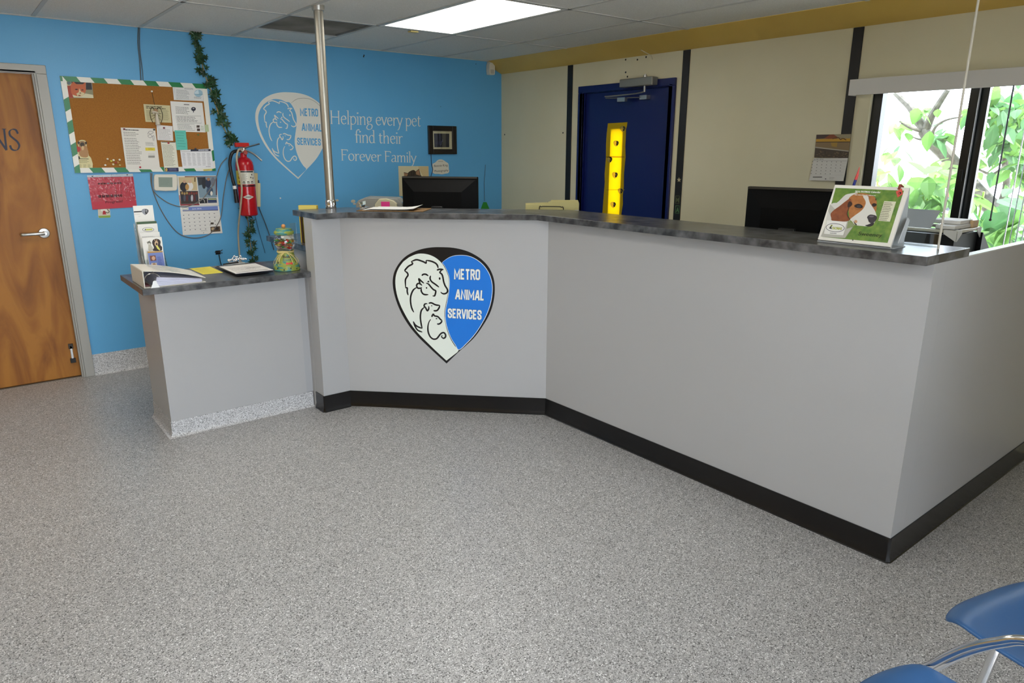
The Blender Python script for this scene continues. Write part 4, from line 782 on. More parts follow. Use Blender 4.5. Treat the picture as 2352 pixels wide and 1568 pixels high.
bc = sm([(EXX - .01, EXY - .02, VZ + .03), (EXX - .05, EXY - .05, VZ + .022), (EXX - .075, EXY - .07, VZ - .04), (EXX - .07, EXY - .075, VZ - .12), (EXX - .058, EXY - .07, VZ - .25), (EXX - .07, EXY - .03, VZ - .4), (EXX - .07, -.02, VZ - .6), (EXX - .075, -.012, VZ - .85)], 6)
tag(MB().tube(bc, .0065, ink('#b5aa92'), 9).build('beige_cord', None, base=bc[-1]), 'thick beige cord draped over the fire extinguisher and down the wall', 'cord')
tb = thing('tag_booklet', (-2.43, 0, 1.14), 'cream inspection tags hanging behind the right side of the fire extinguisher', 'tag')
b = MB(T(-2.43, -.032, 1.285) @ RY(math.radians(5))); b.box((-.02, -.006, -.135), (.022, .006, .1), ink('#cfc08d')); b.build('front_tag', tb); b = MB(T(-2.415, -.018, 1.25) @ RY(math.radians(5))); b.box((-.02, -.004, -.12), (.03, .004, .06), ink('#ddd0a2')); b.build('back_tag', tb)
b = MB(T(-2.455, -.041, 1.19)); b.box((-.016, -.002, -.02), (.012, .002, .012), ink('#8d1e26')); b.build('red_corner', tb); MB().box((-2.405, -.012, 1.30), (-2.385, -.001, 1.33), ink('#1d2850')).build('blue_clip', tb)
# ivy garland
M_ivy = mat('ivy_leaf', '#16321b', .35, noise=(25, .35, .65), col2='#27512a'); M_vine = ink('#a08a58')
iv = thing('ivy_garland', (-2.55, 0, .75), 'string of artificial dark green ivy down the blue wall behind the fire extinguisher', 'ivy garland')
up_ = sm([wpt(*q, .012) for q in [(446, 74), (452, 105), (462, 140), (472, 175), (484, 205), (494, 235), (502, 262), (512, 290), (526, 316), (535, 332)]], 8)
lo_ = sm([wpt(*q, .02) for q in [(562, 480), (570, 510), (572, 535), (575, 560), (580, 590), (584, 612)]], 8)
MB().tube(up_, .0042, M_vine, 7).build('stem', iv); MB().tube(lo_, .0038, M_vine, 7).build('stem', iv)
def ivy_leaf(b, p, s, rnd):
    R_ = RZ(rnd.uniform(-.5, .5)) @ RX(rnd.uniform(-.35, .35)) @ RY(rnd.uniform(0, 6.28))
    o = [(0, 0, -.18), (.2, 0, -.46), (.26, 0, -.2), (.68, 0, -.14), (.3, 0, .08), (.5, 0, .48), (.15, 0, .32), (0, 0, .95)]
    o = o + [(-x, y, z) for x, y, z in o[1:-1][::-1]]
    vs = [(0, -.12, .08)] + o; n = len(o)
    b.add([(x * s, y * s, z * s) for x, y, z in vs], [(0, 1 + i, 1 + (i + 1) % n) for i in range(n)], M_ivy, T(*p) @ R_)
b = MB(); rnd = random.Random(4)
for i, p in enumerate(up_):
    if 55 < i < 62: continue
    for k in range([1, 0, 1, 1][i % 4]): ivy_leaf(b, (p[0] + rnd.uniform(-.035, .035), p[1] - rnd.uniform(0, .03), p[2] + rnd.uniform(-.012, .012)), rnd.uniform(.040, .060), rnd)
b.build('leaves', iv, smooth=False); b = MB()
for i, p in enumerate(lo_):
    for k in range([1, 1, 0][i % 3]): ivy_leaf(b, (p[0] + rnd.uniform(-.03, .03), p[1] - rnd.uniform(0, .03), p[2] + rnd.uniform(-.012, .012)), rnd.uniform(.034, .050), rnd)
b.build('leaves', iv, smooth=False)
# picture, cloud sign, kitten poster, tag on a chain
pf = thing('picture_frame', (-.688, 0, 1.522), 'square black picture frame on the blue wall near the corner', 'picture frame')
b = MB(P_BACK); x0, x1, y0, y1, w_ = -.8385, -.5373, 1.522, 1.7695, .045; M_bf = ink('#120d0b', .3)
b.box((x0, y0, .001), (x0 + w_, y1, .024), M_bf); b.box((x1 - w_, y0, .001), (x1, y1, .024), M_bf); b.box((x0 + w_, y0, .001), (x1 - w_, y0 + w_, .024), M_bf); b.box((x0 + w_, y1 - w_, .001), (x1 - w_, y1, .024), M_bf); b.build('frame', pf, bevel=.003)
b = MB(P_BACK); b.box((x0 + w_, y0 + w_ - .0, .004), (x1 - w_, y1 - w_, .008), ink('#c9c29a')); b.build('mat_board', pf)
a = Art(frame((0, -.0082, 0), (1, 0, 0), (0, 0, 1), (0, -1, 0)), (940, 270, 10.4545)); a.sheet([(590, 380), (960, 385), (958, 710), (605, 712)], '#1a1b26', .0004); a.line([(805, 515), (795, 570), (765, 580), (770, 620), (750, 670)], 10, '#6d6d88', 1, True); a.ell(700, 610, 60, 45, '#23243a', 1); a.build('photo', pf, smooth=False)
MB(P_BACK).box((x0 + w_, y0 + w_, .0105), (x1 - w_, y1 - w_, .0125), M_glass).build('glazing', pf)
ZK = (940, 270, 10.4545)
a = wart(ZK); a.sheet(sm([(560, 1110), (620, 1080), (670, 1030), (720, 1005), (780, 1005), (830, 1030), (880, 1065), (930, 1100), (940, 1150), (945, 1230), (955, 1280), (930, 1330), (860, 1345), (780, 1362), (700, 1350), (620, 1350), (570, 1330), (550, 1290), (565, 1220), (555, 1160)], 3, True), '#d9d6c6', .004)
a.words((690, 1045), (815, 1045), (690, 1065), 1, '#8a8270', .6, 3, full=1); a.text('Bonnie King', (590, 1185), (915, 1165), (592, 1130), '#2e2a26', 2); a.text('Photography', (595, 1310), (935, 1285), (597, 1258), '#2e2a26', 2); pin_up(a, 'cloud_sign', 'white cloud-shaped sign with handwriting under the black picture frame', 'sign')
cable('frame_cord', [(990, 352), (991, 375), (994, 390), (990, 405), (992, 425)], .003, ink('#14264a'), 'thin dark cord running down from the black picture frame', 'cord')
ZT = (810, 370, 7.35)
a = wart(ZT); a.sheet([(770, 82), (1280, 85), (1295, 600), (788, 590)], '#d5cca6'); a.poly([(1100, 90), (1278, 90), (1285, 300), (1190, 260)], '#cdb888', 1); a.poly(sm([(880, 300), (930, 200), (985, 160), (1035, 150), (1070, 180), (1120, 210), (1165, 260), (1180, 330), (1000, 420), (900, 380)], 3, True), '#3a2f22', 2); a.poly([(862, 190), (935, 210), (905, 270), (868, 260)], '#a07a58', 3); a.poly([(1065, 175), (1117, 130), (1130, 200), (1140, 245), (1070, 225)], '#a07a58', 3); a.line([(862, 190), (935, 210)], 9, '#2a2118', 4); a.line([(1065, 175), (1117, 132), (1138, 230)], 9, '#2a2118', 4); a.line([(990, 170), (1000, 250)], 12, '#1c1611', 3); a.line([(1035, 165), (1030, 250)], 12, '#1c1611', 3); pin_up(a, 'kitten_poster', 'cream poster of a kitten, mostly hidden behind the left monitor', 'poster')
gt = thing('green_tag', wpt(1113, 485, .004), 'bright green tag hanging on a chain near the wall corner', 'tag')
MB().tube([wpt(1115, 378), wpt(1112, 420), wpt(1113, 462)], .002, ink('#3d4a58'), 6).build('chain', gt)
a = wart((0, 0, 1), .003); a.sheet([(1110, 464), (1117, 464), (1124, 480), (1124, 492), (1103, 492), (1104, 480)], ink('#1f8a2c', .4), .004); a.build('tag_plate', gt, bevel=.001)

# ================================================================== right wall
def rart(zoom, off=.001): return Art(frame((-off, 0, 0), (0, -1, 0), (0, 0, 1), (-1, 0, 0)), zoom)
ZY = (1840, 290, 10.456)
c2 = thing('wall_calendar', (-.004, -3.3, 1.37), 'wall calendar with a sunset beach picture, beside the window', 'calendar')
a = rart(ZY, .008); a.sheet([(375, 200), (1205, 185), (1132, 760), (318, 752)], '#8c7a58', .002); a.poly([(373, 205), (700, 198), (560, 290), (366, 305)], '#4c3b38', 1); a.poly([(700, 198), (800, 196), (900, 270), (820, 320), (560, 290)], '#8a4a2c', 1); a.poly([(790, 196), (1203, 188), (1190, 300), (900, 270)], '#9a9072', 1); a.poly([(366, 310), (1188, 290), (1180, 372), (360, 375)], '#c6962c', 2); a.line([(760, 300), (900, 270), (950, 320), (1010, 290), (1090, 330)], 18, '#5d3a1c', 3, True); a.poly([(360, 372), (1180, 365), (1178, 382), (358, 388)], '#3f2f1d', 3)
a.poly([(357, 390), (1176, 384), (1150, 580), (345, 485)], '#8a7350', 2); a.poly([(720, 390), (880, 388), (860, 500), (740, 480)], '#a8863c', 3); a.poly([(345, 490), (1150, 585), (1146, 606), (343, 515)], '#b9b2a4', 3); a.poly([(343, 520), (1146, 608), (1132, 758), (320, 750)], '#4c4034', 2); rnd = random.Random(3)
for k in range(60): x = rnd.uniform(345, 1120); y = rnd.uniform(580 + (x - 345) * .06, 740); a.ell(x, y, rnd.uniform(8, 26), rnd.uniform(5, 12), rnd.choice(['#6b5a44', '#352c24', '#7d684c', '#5b4a35']), 3, 8)
a.build('picture_page', c2, smooth=False)
a = rart(ZY, .012); a.sheet([(318, 765), (1132, 762), (1020, 1315), (205, 1295)], '#d8d5cd', .006); a.text('JUNE 2016', (318, 805), (545, 803), (325, 775), '#2e2c2a', 2); a.line([(300, 825), (1112, 828)], 5, '#6d6a66', 1)
for r in range(5):
    for c in range(7):
        x, y = 290 + c * 114 - r * 9, 845 + r * 72 + c * 2
        if not (r == 4 and c > 4): a.rect(x - 12, y - 9, x + 12, y + 8, '#8b8880', 1)
    a.line([(282 - r * 16, 875 + r * 72), (1090 - r * 16, 885 + r * 72)], 2.5, '#b3b0a8', 1)
a.rect(295, 1205, 515, 1232, '#7b776e', 1); a.words((690, 1220), (830, 1225), (680, 1280), 3, '#a9a69d', .4, 4); a.ell(600, 1262, 13, 13, '#2b2b2b', 1); a.build('month_page', c2, smooth=False)
# things stuck on the black strip beside the blue door
ZD = (1100, 60, 3.409)
a = rart(ZD, .0075); a.sheet([(1567 + 17 * math.sin(math.pi * k / 5) * (1 if k % 2 == 0 else .45), 1203 - 20 * math.cos(math.pi * k / 5) * (1 if k % 2 == 0 else .45)) for k in range(10)], '#bdb089', .001); pin_up(a, 'star_sticker', 'small cream star on the black strip beside the blue door', 'sticker')
for t_, y, c, l in (('M', 1325, '#57603f', 'upper letter card on the black strip right of the blue door'), ('A', 1402, '#4f7a4c', 'lower greenish letter card on the black strip right of the blue door')):
    a = rart(ZD, .0075); a.sheet([(1538, y), (1574, y + 1), (1571, y + 68), (1535, y + 66)], '#1a1a14', .001); a.line([(1541, y + 4), (1571, y + 4), (1568, y + 64), (1538, y + 62)], 4, c, 1, close=True); a.text(t_, (1543, y + 52), (1566, y + 53), (1546, y + 16), c, 2, .03); pin_up(a, 'letter_card', l, 'card')
# yellow paper over the door light, printed with small emblems
ZL = (1370, 270, 6.817)
M_yp = translucent_mat('yellow_paper', '#e0c410', .55, '#ffe600')
yp = thing('yellow_paper', (XD - .002, -1.51, 1.03), 'yellow paper printed with small emblems, taped over the narrow light of the blue door', 'paper')
def yart(off): return Art(frame((XD - off, 0, 0), (0, -1, 0), (0, 0, 1), (-1, 0, 0)), ZL)
a = yart(.002); a.sheet([(180, 90), (485, 72), (478, 130), (462, 180), (460, 300), (452, 450), (456, 620), (445, 720), (430, 900), (428, 1080), (412, 1220), (415, 1350), (385, 1540), (92, 1510), (115, 1200), (130, 1020), (128, 880), (148, 640), (150, 420), (160, 260)], M_yp, .0004); a.build('sheet', yp, smooth=False)
M_pr = translucent_mat('emblem_print', '#1c1805', .25, '#2a2404'); M_pk = translucent_mat('emblem_pale', '#d3c25a', .5, '#f0da50')
for i, (cx, cy, w_) in enumerate([(412, 175, 80), (308, 405, 80), (205, 660, 84), (290, 900, 84), (375, 1150, 76), (262, 1365, 82)]):
    a = yart(.0028); a.top = 0; k = w_ / 1240
    def mp_(pts, s=1): return [(cx + (x - 735) * k * s, cy + (y - 740) * k * s) for x, y in pts]
    a.poly(mp_(L_OUT, 1.12), M_pk, 1); a.poly(mp_(L_BLUE + [(700, 98)][:0]), M_pr, 2); a.line(mp_(L_OUT), 2, M_pr, 2, close=True)
    for q in range(3): a.rect(cx + 8 * k * 10, cy + (-300 + 190 * q) * k, cx + 400 * k, cy + (-230 + 190 * q) * k, M_pk, 3)
    for l in L_LINES[2:4] + L_LINES[14:16] + L_LINES[24:25]: a.line(mp_(l), 1.5, M_pr, 3)
    a.build('printed_emblem', yp, smooth=False)
for y in (614, 1130): a = yart(.0028); a.top = 0; a.poly([(150, y - (10 if y < 700 else 4)), (440, y - (8 if y < 700 else 3)), (440, y + (12 if y < 700 else 5)), (150, y + (10 if y < 700 else 4))], translucent_mat('tape%d' % y, '#c9a60c', .45, '#e0bc00'), 1); a.build('tape', yp, smooth=False)
# door closer
dc = thing('door_closer', (-.02, -1.76, 2.05), 'grey metal door closer at the top of the blue door', 'door closer')
MB().box((-.085, -1.93, 2.028), (-.02, -1.60, 2.088), mat('closer_grey', '#8f8d84', .35, .5)).build('body', dc, bevel=.006)
b = MB(T(-.05, -1.83, 2.088)); b.lathe([(.014, 0), (.014, .014), (.008, .016), (.008, .024), (0, .024)], M_satin, 14); b.build('spindle', dc)
b = MB(); b.tube([(-.05, -1.83, 2.03), (-.05, -1.83, 1.985)], .009, M_satin, 10); b.tube(sm([(-.05, -1.83, 1.988), (-.075, -1.76, 1.975), (-.10, -1.52, 1.968), (-.10, -1.47, 1.968)]), .009, M_satin, 10, flat=.6); b.build('main_arm', dc)
b = MB(); b.tube([(-.10, -1.475, 1.955), (-.012, -1.80, 1.95)], .007, M_satin, 10, flat=.6); b.box((-.025, -1.83, 1.935), (XD - .001, -1.76, 1.965), M_satin); b.box((-.08, -1.66, 1.925), (-.05, -1.58, 1.955), M_satin); b.build('forearm', dc)

# ================================================================== on the low desk
rb = thing('ring_binder', (-3.43, -1.47, LZ), 'thick white ring binder lying partly open on the left end of the low desk', 'binder')
M_vinyl = mat('white_vinyl', '#dcd8cc', .35)
y0, y1 = -1.622, -1.334; bx, ex = -3.583, -3.281; ZS_ = LZ + .09
MB().box((bx, y0, LZ + .0005), (ex, y1, LZ + .004), M_vinyl).build('back_cover', rb, bevel=.001)
MB().box((bx - .002, y0, LZ + .0005), (bx + .003, y1, ZS_), M_vinyl).build('spine', rb, bevel=.001)
b = MB(); zc = lambda x: ZS_ - .001 - (x - bx) / (ex - bx) * .066 + .01 * math.sin(math.pi * (x - bx) / (ex - bx)); n = 14; vs = []
for i in range(n + 1):
    x = bx + (ex - bx) * i / n; vs += [(x, y0, zc(x)), (x, y1, zc(x)), (x, y0, zc(x) + .0035), (x, y1, zc(x) + .0035)]
b.add(vs, [f_ for i in range(n) for f_ in ((4 * i, 4 * i + 1, 4 * i + 5, 4 * i + 4)[::-1], (4 * i + 2, 4 * i + 6, 4 * i + 7, 4 * i + 3), (4 * i, 4 * i + 4, 4 * i + 6, 4 * i + 2), (4 * i + 1, 4 * i + 3, 4 * i + 7, 4 * i + 5))] + [(0, 2, 3, 1), (4 * n, 4 * n + 1, 4 * n + 3, 4 * n + 2)], M_vinyl)
b.build('front_cover', rb)
b = MB(); rnd = random.Random(2)
def cvq(x0_, ya, x1_, yb, c): b.add([(x, y, zc(x) + .0045) for x, y in ((x0_, ya), (x1_, ya), (x1_, yb), (x0_, yb))], [(0, 1, 2, 3)], ink(c))
for k in range(9): cvq(-3.52 + .01 * rnd.random(), -1.60 + k * .028, -3.52 + .06 + .05 * rnd.random(), -1.592 + k * .028, rnd.choice(['#b9b6ae', '#a7b3bb', '#9aa19f'])); cvq(-3.44, -1.59 + k * .027, -3.36 - .03 * rnd.random(), -1.584 + k * .027, rnd.choice(['#b7a89c', '#9db0bb', '#c4bfae']))
b.build('cover_print', rb, smooth=False)
b = MB(); rnd = random.Random(5)
for k in range(9):
    z = LZ + .005 + k * .0045; d = rnd.uniform(-.006, .004); b.add([(x, y, zz) for x, y in ((-3.535 + k * .002, y0 + .008 + d), (-3.30 + d, y0 + .008 + d), (-3.30 + d, y1 - .01), (-3.535 + k * .002, y1 - .01)) for zz in ((LZ + .005 + k * .0052, LZ + .0095 + k * .0052) if x < -3.4 else (LZ + .005 + k * .0017, LZ + .0065 + k * .0017))], [(0, 2, 4, 6), (1, 7, 5, 3), (0, 1, 3, 2), (2, 3, 5, 4), (4, 5, 7, 6), (6, 7, 1, 0)], ink('#dfe0f2'))
b.build('pages', rb, smooth=False)
rp_ = MB().box((bx + .004, y0 + .03, LZ + .004), (bx + .03, y1 - .02, LZ + .012), mat('dark_red_lining', '#5c1a1c', .5)).build('ring_plate', rb)
for yy in (-1.60, -1.48, -1.36):
    c = [(bx + .045 + .038 * math.cos(t), yy, LZ + .036 + .036 * math.sin(t)) for t in [math.radians(q) for q in range(10, 200, 14)]]; MB().tube(c, .0028, M_chrome, 8).build('ring', rp_)
b = MB(T(-3.535, -1.632, LZ + .001)); b.prism([(-.022, 0), (.022, 0), (.012, .02), (.008, .034), (0, .038), (-.008, .034), (-.012, .02)], -.002, .002, M_satin, RX(H90)); tag(b.build('binder_clip', None, base=(-3.535, -1.632, LZ)), 'small shiny clip at the open front edge of the white binder', 'clip')
# brochure holder and what it shows
bh = thing('brochure_holder', (-3.44, -1.2, LZ), 'clear acrylic tiered brochure holder behind the white binder', 'brochure holder')
tiers = [(-1.12, 1.16), (-1.16, 1.09), (-1.20, 1.02), (-1.238, .96), (-1.264, .91)]
b = MB(); XA, XB = -3.5, -3.385
b.box((XA, -1.112, LZ + .0005), (XB, -1.109, 1.14), M_acrylic)
for y, z in tiers: b.box((XA, y - .011, LZ + .003), (XB, y - .009, z), M_acrylic)
for x in (XA - .002, XB): b.prism([(-1.11, LZ + .003), (-1.276, LZ + .003), (-1.276, .90), (-1.20, 1.02), (-1.13, 1.15), (-1.11, 1.15)], x, x + .002, M_acrylic, frame((0, 0, 0), (0, 1, 0), (0, 0, 1), (1, 0, 0)))
b.box((XA, -1.276, LZ + .0005), (XB, -1.109, LZ + .003), M_acrylic); b.build('acrylic_body', bh, smooth=False)
ZB = (300, 460, 9.8)
def bart(y): return Art(frame((0, y, 0), (1, 0, 0), (0, 0, 1), (0, -1, 0)), ZB)
def bro(name, y, zt, fn, label, x0=-3.494, x1=-3.392):
    a = bart(y); a.px = False; a.sheet([(x0, LZ + .004), (x1, LZ + .004), (x1, zt), (x0, zt)], '#e4e3de', .004); a.px = True; fn(a); pin_up(a, name, label, 'brochure')
def f1(a):
    a.poly([(68, 245), (250, 235), (252, 262), (70, 272)], '#17171b', 1); a.poly([(x * .125 + 230, y * .105 + 177) for x, y in sm(L_OUT, 2)], '#8d9098', 1); a.poly([(x * .125 + 230, y * .105 + 177) for x, y in L_BLUE], '#15161b', 2)
    for k in range(3): a.rect(340 + k * 3, 210 + k * 22, 372, 221 + k * 22, '#c9cbd0', 3)
    a.words((80, 312), (255, 305), (85, 325), 1, '#b9b6ac', .6, 2); a.words((170, 355), (240, 352), (172, 368), 1, '#b9b6ac', .6, 2)
def f2(a): a.px = False; a.rect(-3.494, 1.135, -3.392, 1.164, '#3f5a3c', 1); a.words((-3.485, 1.147), (-3.4, 1.147), (-3.485, 1.14), 1, '#cfd8c4', .7, 4, 2); a.px = True
def f3(a): a.ell(392, 655, 132, 50, '#2a3340', 1); a.ell(392, 655, 122, 43, '#e4e3de', 2); a.poly([(340, 640), (485, 632), (486, 672), (340, 680)], '#b9c15e', 3); a.poly([(305, 672), (330, 630), (340, 672)], '#2e3a22', 4); a.poly([(235, 735), (618, 712), (620, 722), (238, 747)], '#2a3340', 1); a.words((300, 765), (555, 750), (302, 778), 1, '#7a7f88', .8, 3)
def f4(a): a.words((250, 815), (590, 795), (255, 840), 2, '#a3a3a3', .5, 6)
def f5(a):
    a.poly(sm([(400, 1130), (395, 1010), (370, 960), (360, 940), (335, 935), (380, 930), (425, 900), (432, 890), (440, 930), (470, 960), (455, 1000), (490, 1050), (500, 1120)], 3, True), '#b9b4a4', 1); a.ell(410, 950, 40, 32, '#6a6a60', 2); a.ell(412, 975, 18, 20, '#d9d6cc', 3); a.poly(sm([(480, 960), (500, 890), (570, 862), (640, 880), (672, 930), (665, 1000), (700, 1040), (705, 1080), (680, 1130), (500, 1130), (520, 1060)], 3, True), '#2f1f1a', 1); a.ell(575, 965, 40, 60, '#c9a987', 2); a.ell(582, 980, 20, 28, '#2a1814', 3); a.ell(540, 892, 12, 9, '#d9b890', 2); a.ell(585, 888, 12, 9, '#d9b890', 2); a.poly([(560, 1020), (600, 1010), (660, 1100), (650, 1125), (600, 1090)], '#d6cf62', 3)
def f6(a):
    a.poly([(378, 1150), (715, 1138), (718, 1165), (380, 1185)], '#b98c3e', 1); a.poly([(380, 1185), (718, 1165), (785, 1560), (440, 1560)], '#7384c0', 1); a.poly([(425, 1245), (555, 1235), (575, 1350), (445, 1362)], '#7a4a34', 2); a.ell(510, 1300, 40, 45, '#d0a488', 3); a.poly([(458, 1410), (585, 1400), (600, 1520), (475, 1530)], '#d8c8b4', 2); a.ell(525, 1440, 34, 32, '#b98d60', 3); a.words((595, 1270), (690, 1262), (640, 1520), 12, '#4c5c9c', .45, 5, 2)
bro('brochure', -1.124, 1.25, f1, 'tallest brochure at the back of the holder, with a black and grey pin emblem')
bro('brochure', -1.1635, 1.164, f2, 'brochure with a dark green heading, second from the back of the holder')
bro('brochure', -1.176, 1.151, f3, 'white brochure with an oval green and black emblem in the middle of the holder')
bro('brochure', -1.2045, 1.106, f4, 'mostly hidden white brochure just behind the cat and dog brochure')
bro('brochure', -1.2425, 1.081, f5, 'brochure showing a cat and a dark dog, near the front of the holder')
bro('brochure', -1.2675, 1.005, f6, 'front brochure with a periwinkle blue panel and small photos', -3.48, -3.398)
a = Art(frame((0, 0, LZ), (1, 0, 0), (0, 1, 0), (0, 0, 1))); a.px = False; a.sheet([(-3.222, -1.357), (-3.113, -1.363), (-3.108, -1.088), (-3.228, -1.097)], '#e8da4e', .001)
for k in range(5): a.words((-3.21, -1.13 - k * .045), (-3.125, -1.13 - k * .045), (-3.21, -1.165 - k * .045), 3, '#b3a63a', .3, k)
pin_up(a, 'yellow_form', 'yellow printed sheet lying between the binder and the clipboards', 'paper')
def clipboard(x0, x1, ya, yb, z, mcol, label, ang=0, paper=True, chrome=True):
    t = thing('clipboard', ((x0 + x1) / 2, (ya + yb) / 2, z), label, 'clipboard')
    cx, cy = (x0 + x1) / 2, (ya + yb) / 2; w_, h_ = (x1 - x0) / 2, (yb - ya) / 2; Mx = T(cx, cy, z) @ RZ(ang)
    MB(Mx).box((-w_, -h_, .0003), (w_, h_, .0035), mcol).build('board', t, bevel=.001)
    b = MB(Mx); b.box((-.075, h_ - .035, .0075), (.075, h_ - .008, .0095), M_satin); b.prism([(-.05, h_ - .03), (.05, h_ - .03), (.035, h_ + .006), (-.035, h_ + .006)], .0095, .0155, M_satin); cl = b.build('clip', t, bevel=.001)
    b = MB(Mx); b.tube([(-.04, h_ - .004, .017), (.04, h_ - .004, .017)], .006, M_chrome, 10); b.build('spring', cl); b = MB(Mx); b.box((-.018, h_ - .028, .0156), (.018, h_ - .016, .0162), ink('#d9d9d4')); b.build('clip_label', cl)
    return Mx, w_, h_
Mx, w_, h_ = clipboard(-3.09, -2.875, -1.515, -1.145, LZ, ink('#2b2b33', .4), 'lower dark clipboard sticking out to the rear beneath the paper clipboard', .03)
Mx, w_, h_ = clipboard(-3.108, -2.886, -1.575, -1.225, LZ + .0165, ink('#26262e', .4), 'upper clipboard holding white forms, next to the candy jar')
def form(M, pts, z0, label, seed, lay=2):
    a = Art(M @ T(0, 0, z0)); a.px = False; a.sheet(pts, '#e6e2dc', .0016); x0, x1 = min(p[0] for p in pts), max(p[0] for p in pts); ya, yb = min(p[1] for p in pts), max(p[1] for p in pts); W = x1 - x0; L = yb - ya
    a.rect(x0 + .06 * W, ya + .08 * L, x0 + .9 * W, ya + .13 * L, '#8e8a85', 1); a.rect(x0 + .5 * W, ya + .47 * L, x0 + .9 * W, ya + .52 * L, '#8e8a85', 1); a.words((x0 + .08 * W, ya + .72 * L), (x0 + .92 * W, ya + .72 * L), (x0 + .08 * W, ya + .2 * L), 12, '#b3aeaa', .35, seed); a.line([(x0 + .06 * W, ya + .4 * L), (x0 + .92 * W, ya + .4 * L)], .001, '#8a8580', 1); pin_up(a, 'form_sheets', label, 'paper')
form(Mx, [(-.108, -.17), (.106, -.172), (.108, .135), (-.106, .135)], .0038, 'white forms held on the clipboard beside the candy jar', 3)
bp_ = thing('bead_chain_pen', (-2.98, -1.235, LZ + .034), 'heap of shiny bead chain with a pen, on top of the clipboard clip', 'pen')
b = MB(); rnd = random.Random(9)
for k in range(70):
    r = .052 * math.sqrt(rnd.random()); t_ = rnd.uniform(0, 6.28); b.sphere((-2.985 + r * math.cos(t_) * 1.1, -1.225 + r * .42 * math.sin(t_), LZ + .046 + max(0, (1 - r / .052)) * .04 * rnd.random()), .0055, M_chrome, 8)
b.build('chain', bp_); MB().tube([(-3.085, -1.285, LZ + .036), (-2.99, -1.262, LZ + .0365)], [.004, .005], M_black, 8).build('pen', bp_)
# candy jar
cj = thing('candy_jar', (-2.782, -1.495, LZ), 'painted clay candy jar with a glass globe, at the right end of the low desk', 'jar')
M_pot = mat('painted_clay', '#9fa845', .45)
nt = M_pot.node_tree; b_ = nt.nodes['Principled BSDF']; tc = nt.nodes.new('ShaderNodeTexCoord'); mp = nt.nodes.new('ShaderNodeMapping'); mp.inputs['Scale'].default_value = (14, 14, 40); nt.links.new(tc.outputs['Object'], mp.inputs[0]); n1 = nt.nodes.new('ShaderNodeTexNoise'); n1.inputs['Scale'].default_value = 1.4; n1.inputs['Detail'].default_value = 3; nt.links.new(mp.outputs[0], n1.inputs[0]); r1 = nt.nodes.new('ShaderNodeValToRGB'); e = r1.color_ramp.elements; e[0].position = .42; e[0].color = hx('#3f8380'); e[1].position = .52; e[1].color = hx('#98a040'); x = e.new(.47); x.color = hx('#6f9468'); x = e.new(.58); x.color = hx('#8a9640'); nt.links.new(n1.outputs['Fac'], r1.inputs[0]); nt.links.new(r1.outputs[0], b_.inputs['Base Color'])
JM = T(-2.782, -1.495, LZ)
MB(JM).lathe([(0, .0005), (.074, .0005), (.077, .004), (.073, .034), (.068, .036), (.063, .045), (.045, .105), (.044, .112), (0, .112)], M_pot, 40).build('pot', cj)
b = MB(JM); JA = math.atan2(CAM.y + 1.495, CAM.x + 2.782)
def onpot(deg, z, r): a_ = JA + math.radians(deg); return (r * math.cos(a_), r * math.sin(a_), z)
for k, dg in enumerate((-70, -42, -12, 18, 48, 78)): b.sphere(onpot(dg, .012 + .008 * (k % 2), .0755), .0042, ink('#17211f'), 8); b.sphere(onpot(dg + 4, .02 + .008 * (k % 2), .0745), .0022, ink('#17211f'), 6)
for dg in (-48, 60): b.sphere(onpot(dg, .05, .061), .005, ink('#1d3540'), 8); b.sphere(onpot(dg + 5, .058, .058), .0025, ink('#1d3540'), 6); b.sphere(onpot(dg - 3, .06, .058), .0025, ink('#1d3540'), 6)
b.build('paw_spots', cj)
def on_cone(name, t_, z0, hgt, wd_, m, deg0, r0=.0505, slope=-.3):
    g, f_, w0 = text_geo(t_, .02); b = MB(JM); vs = []
    for x, y in g:
        z = z0 + y * hgt; r = .063 - (z - .045) * .3 + .0012; a_ = JA + math.radians(deg0) + (x / w0 - .5) * wd_ / r; vs.append((r * math.cos(a_), r * math.sin(a_), z))
    b.add(vs, f_, m); b.build(name, cj, smooth=False)
on_cone('lettering', 'Best', .079, .014, .042, ink('#4a2630'), 4); on_cone('lettering', 'Friend', .063, .010, .046, ink('#2d6a86'), 6)
b = MB(JM); vs = []
for i in range(7):
    a_ = JA + math.radians(-2 + 34 * (i / 6)); hh = .007 if i in (0, 1, 5, 6) else .0042
    for z in (.041 - hh, .041 + hh): r = .0665 if z < .045 else .0645; vs.append((r * math.cos(a_), r * math.sin(a_), z + .006))
b.add(vs, [(2 * i, 2 * i + 2, 2 * i + 3, 2 * i + 1) for i in range(6)], ink('#d8433a')); b.build('red_bone', cj)
M_jg = glass_mat('jar_glass', (.97, .99, .99, 1), .07)
MB(JM @ T(0, 0, .168)).lathe([(.030, -.054), (.048, -.042), (.060, -.02), (.0625, 0), (.060, .02), (.052, .036), (.044, .043)], M_jg, 40).build('globe', cj)
b = MB(JM); b.lathe([(.0, .209), (.046, .209), (.056, .214), (.058, .224), (.054, .232), (.047, .236), (.044, .246), (.0, .248)], M_pot, 36); b.build('lid', cj)
b = MB(JM); b.sphere((0, 0, .259), .0125, ink('#c98a4e', .4), 16); b.build('knob', cj)
b = MB(JM); M_raf = ink('#cdbd7c'); rnd = random.Random(8)
for k in range(3): b.tube([(.047 * math.cos(t_), .047 * math.sin(t_), .109 + k * .003 + .002 * math.sin(3 * t_ + k)) for t_ in [6.2832 * i / 24 for i in range(25)]], .0028, M_raf, 6)
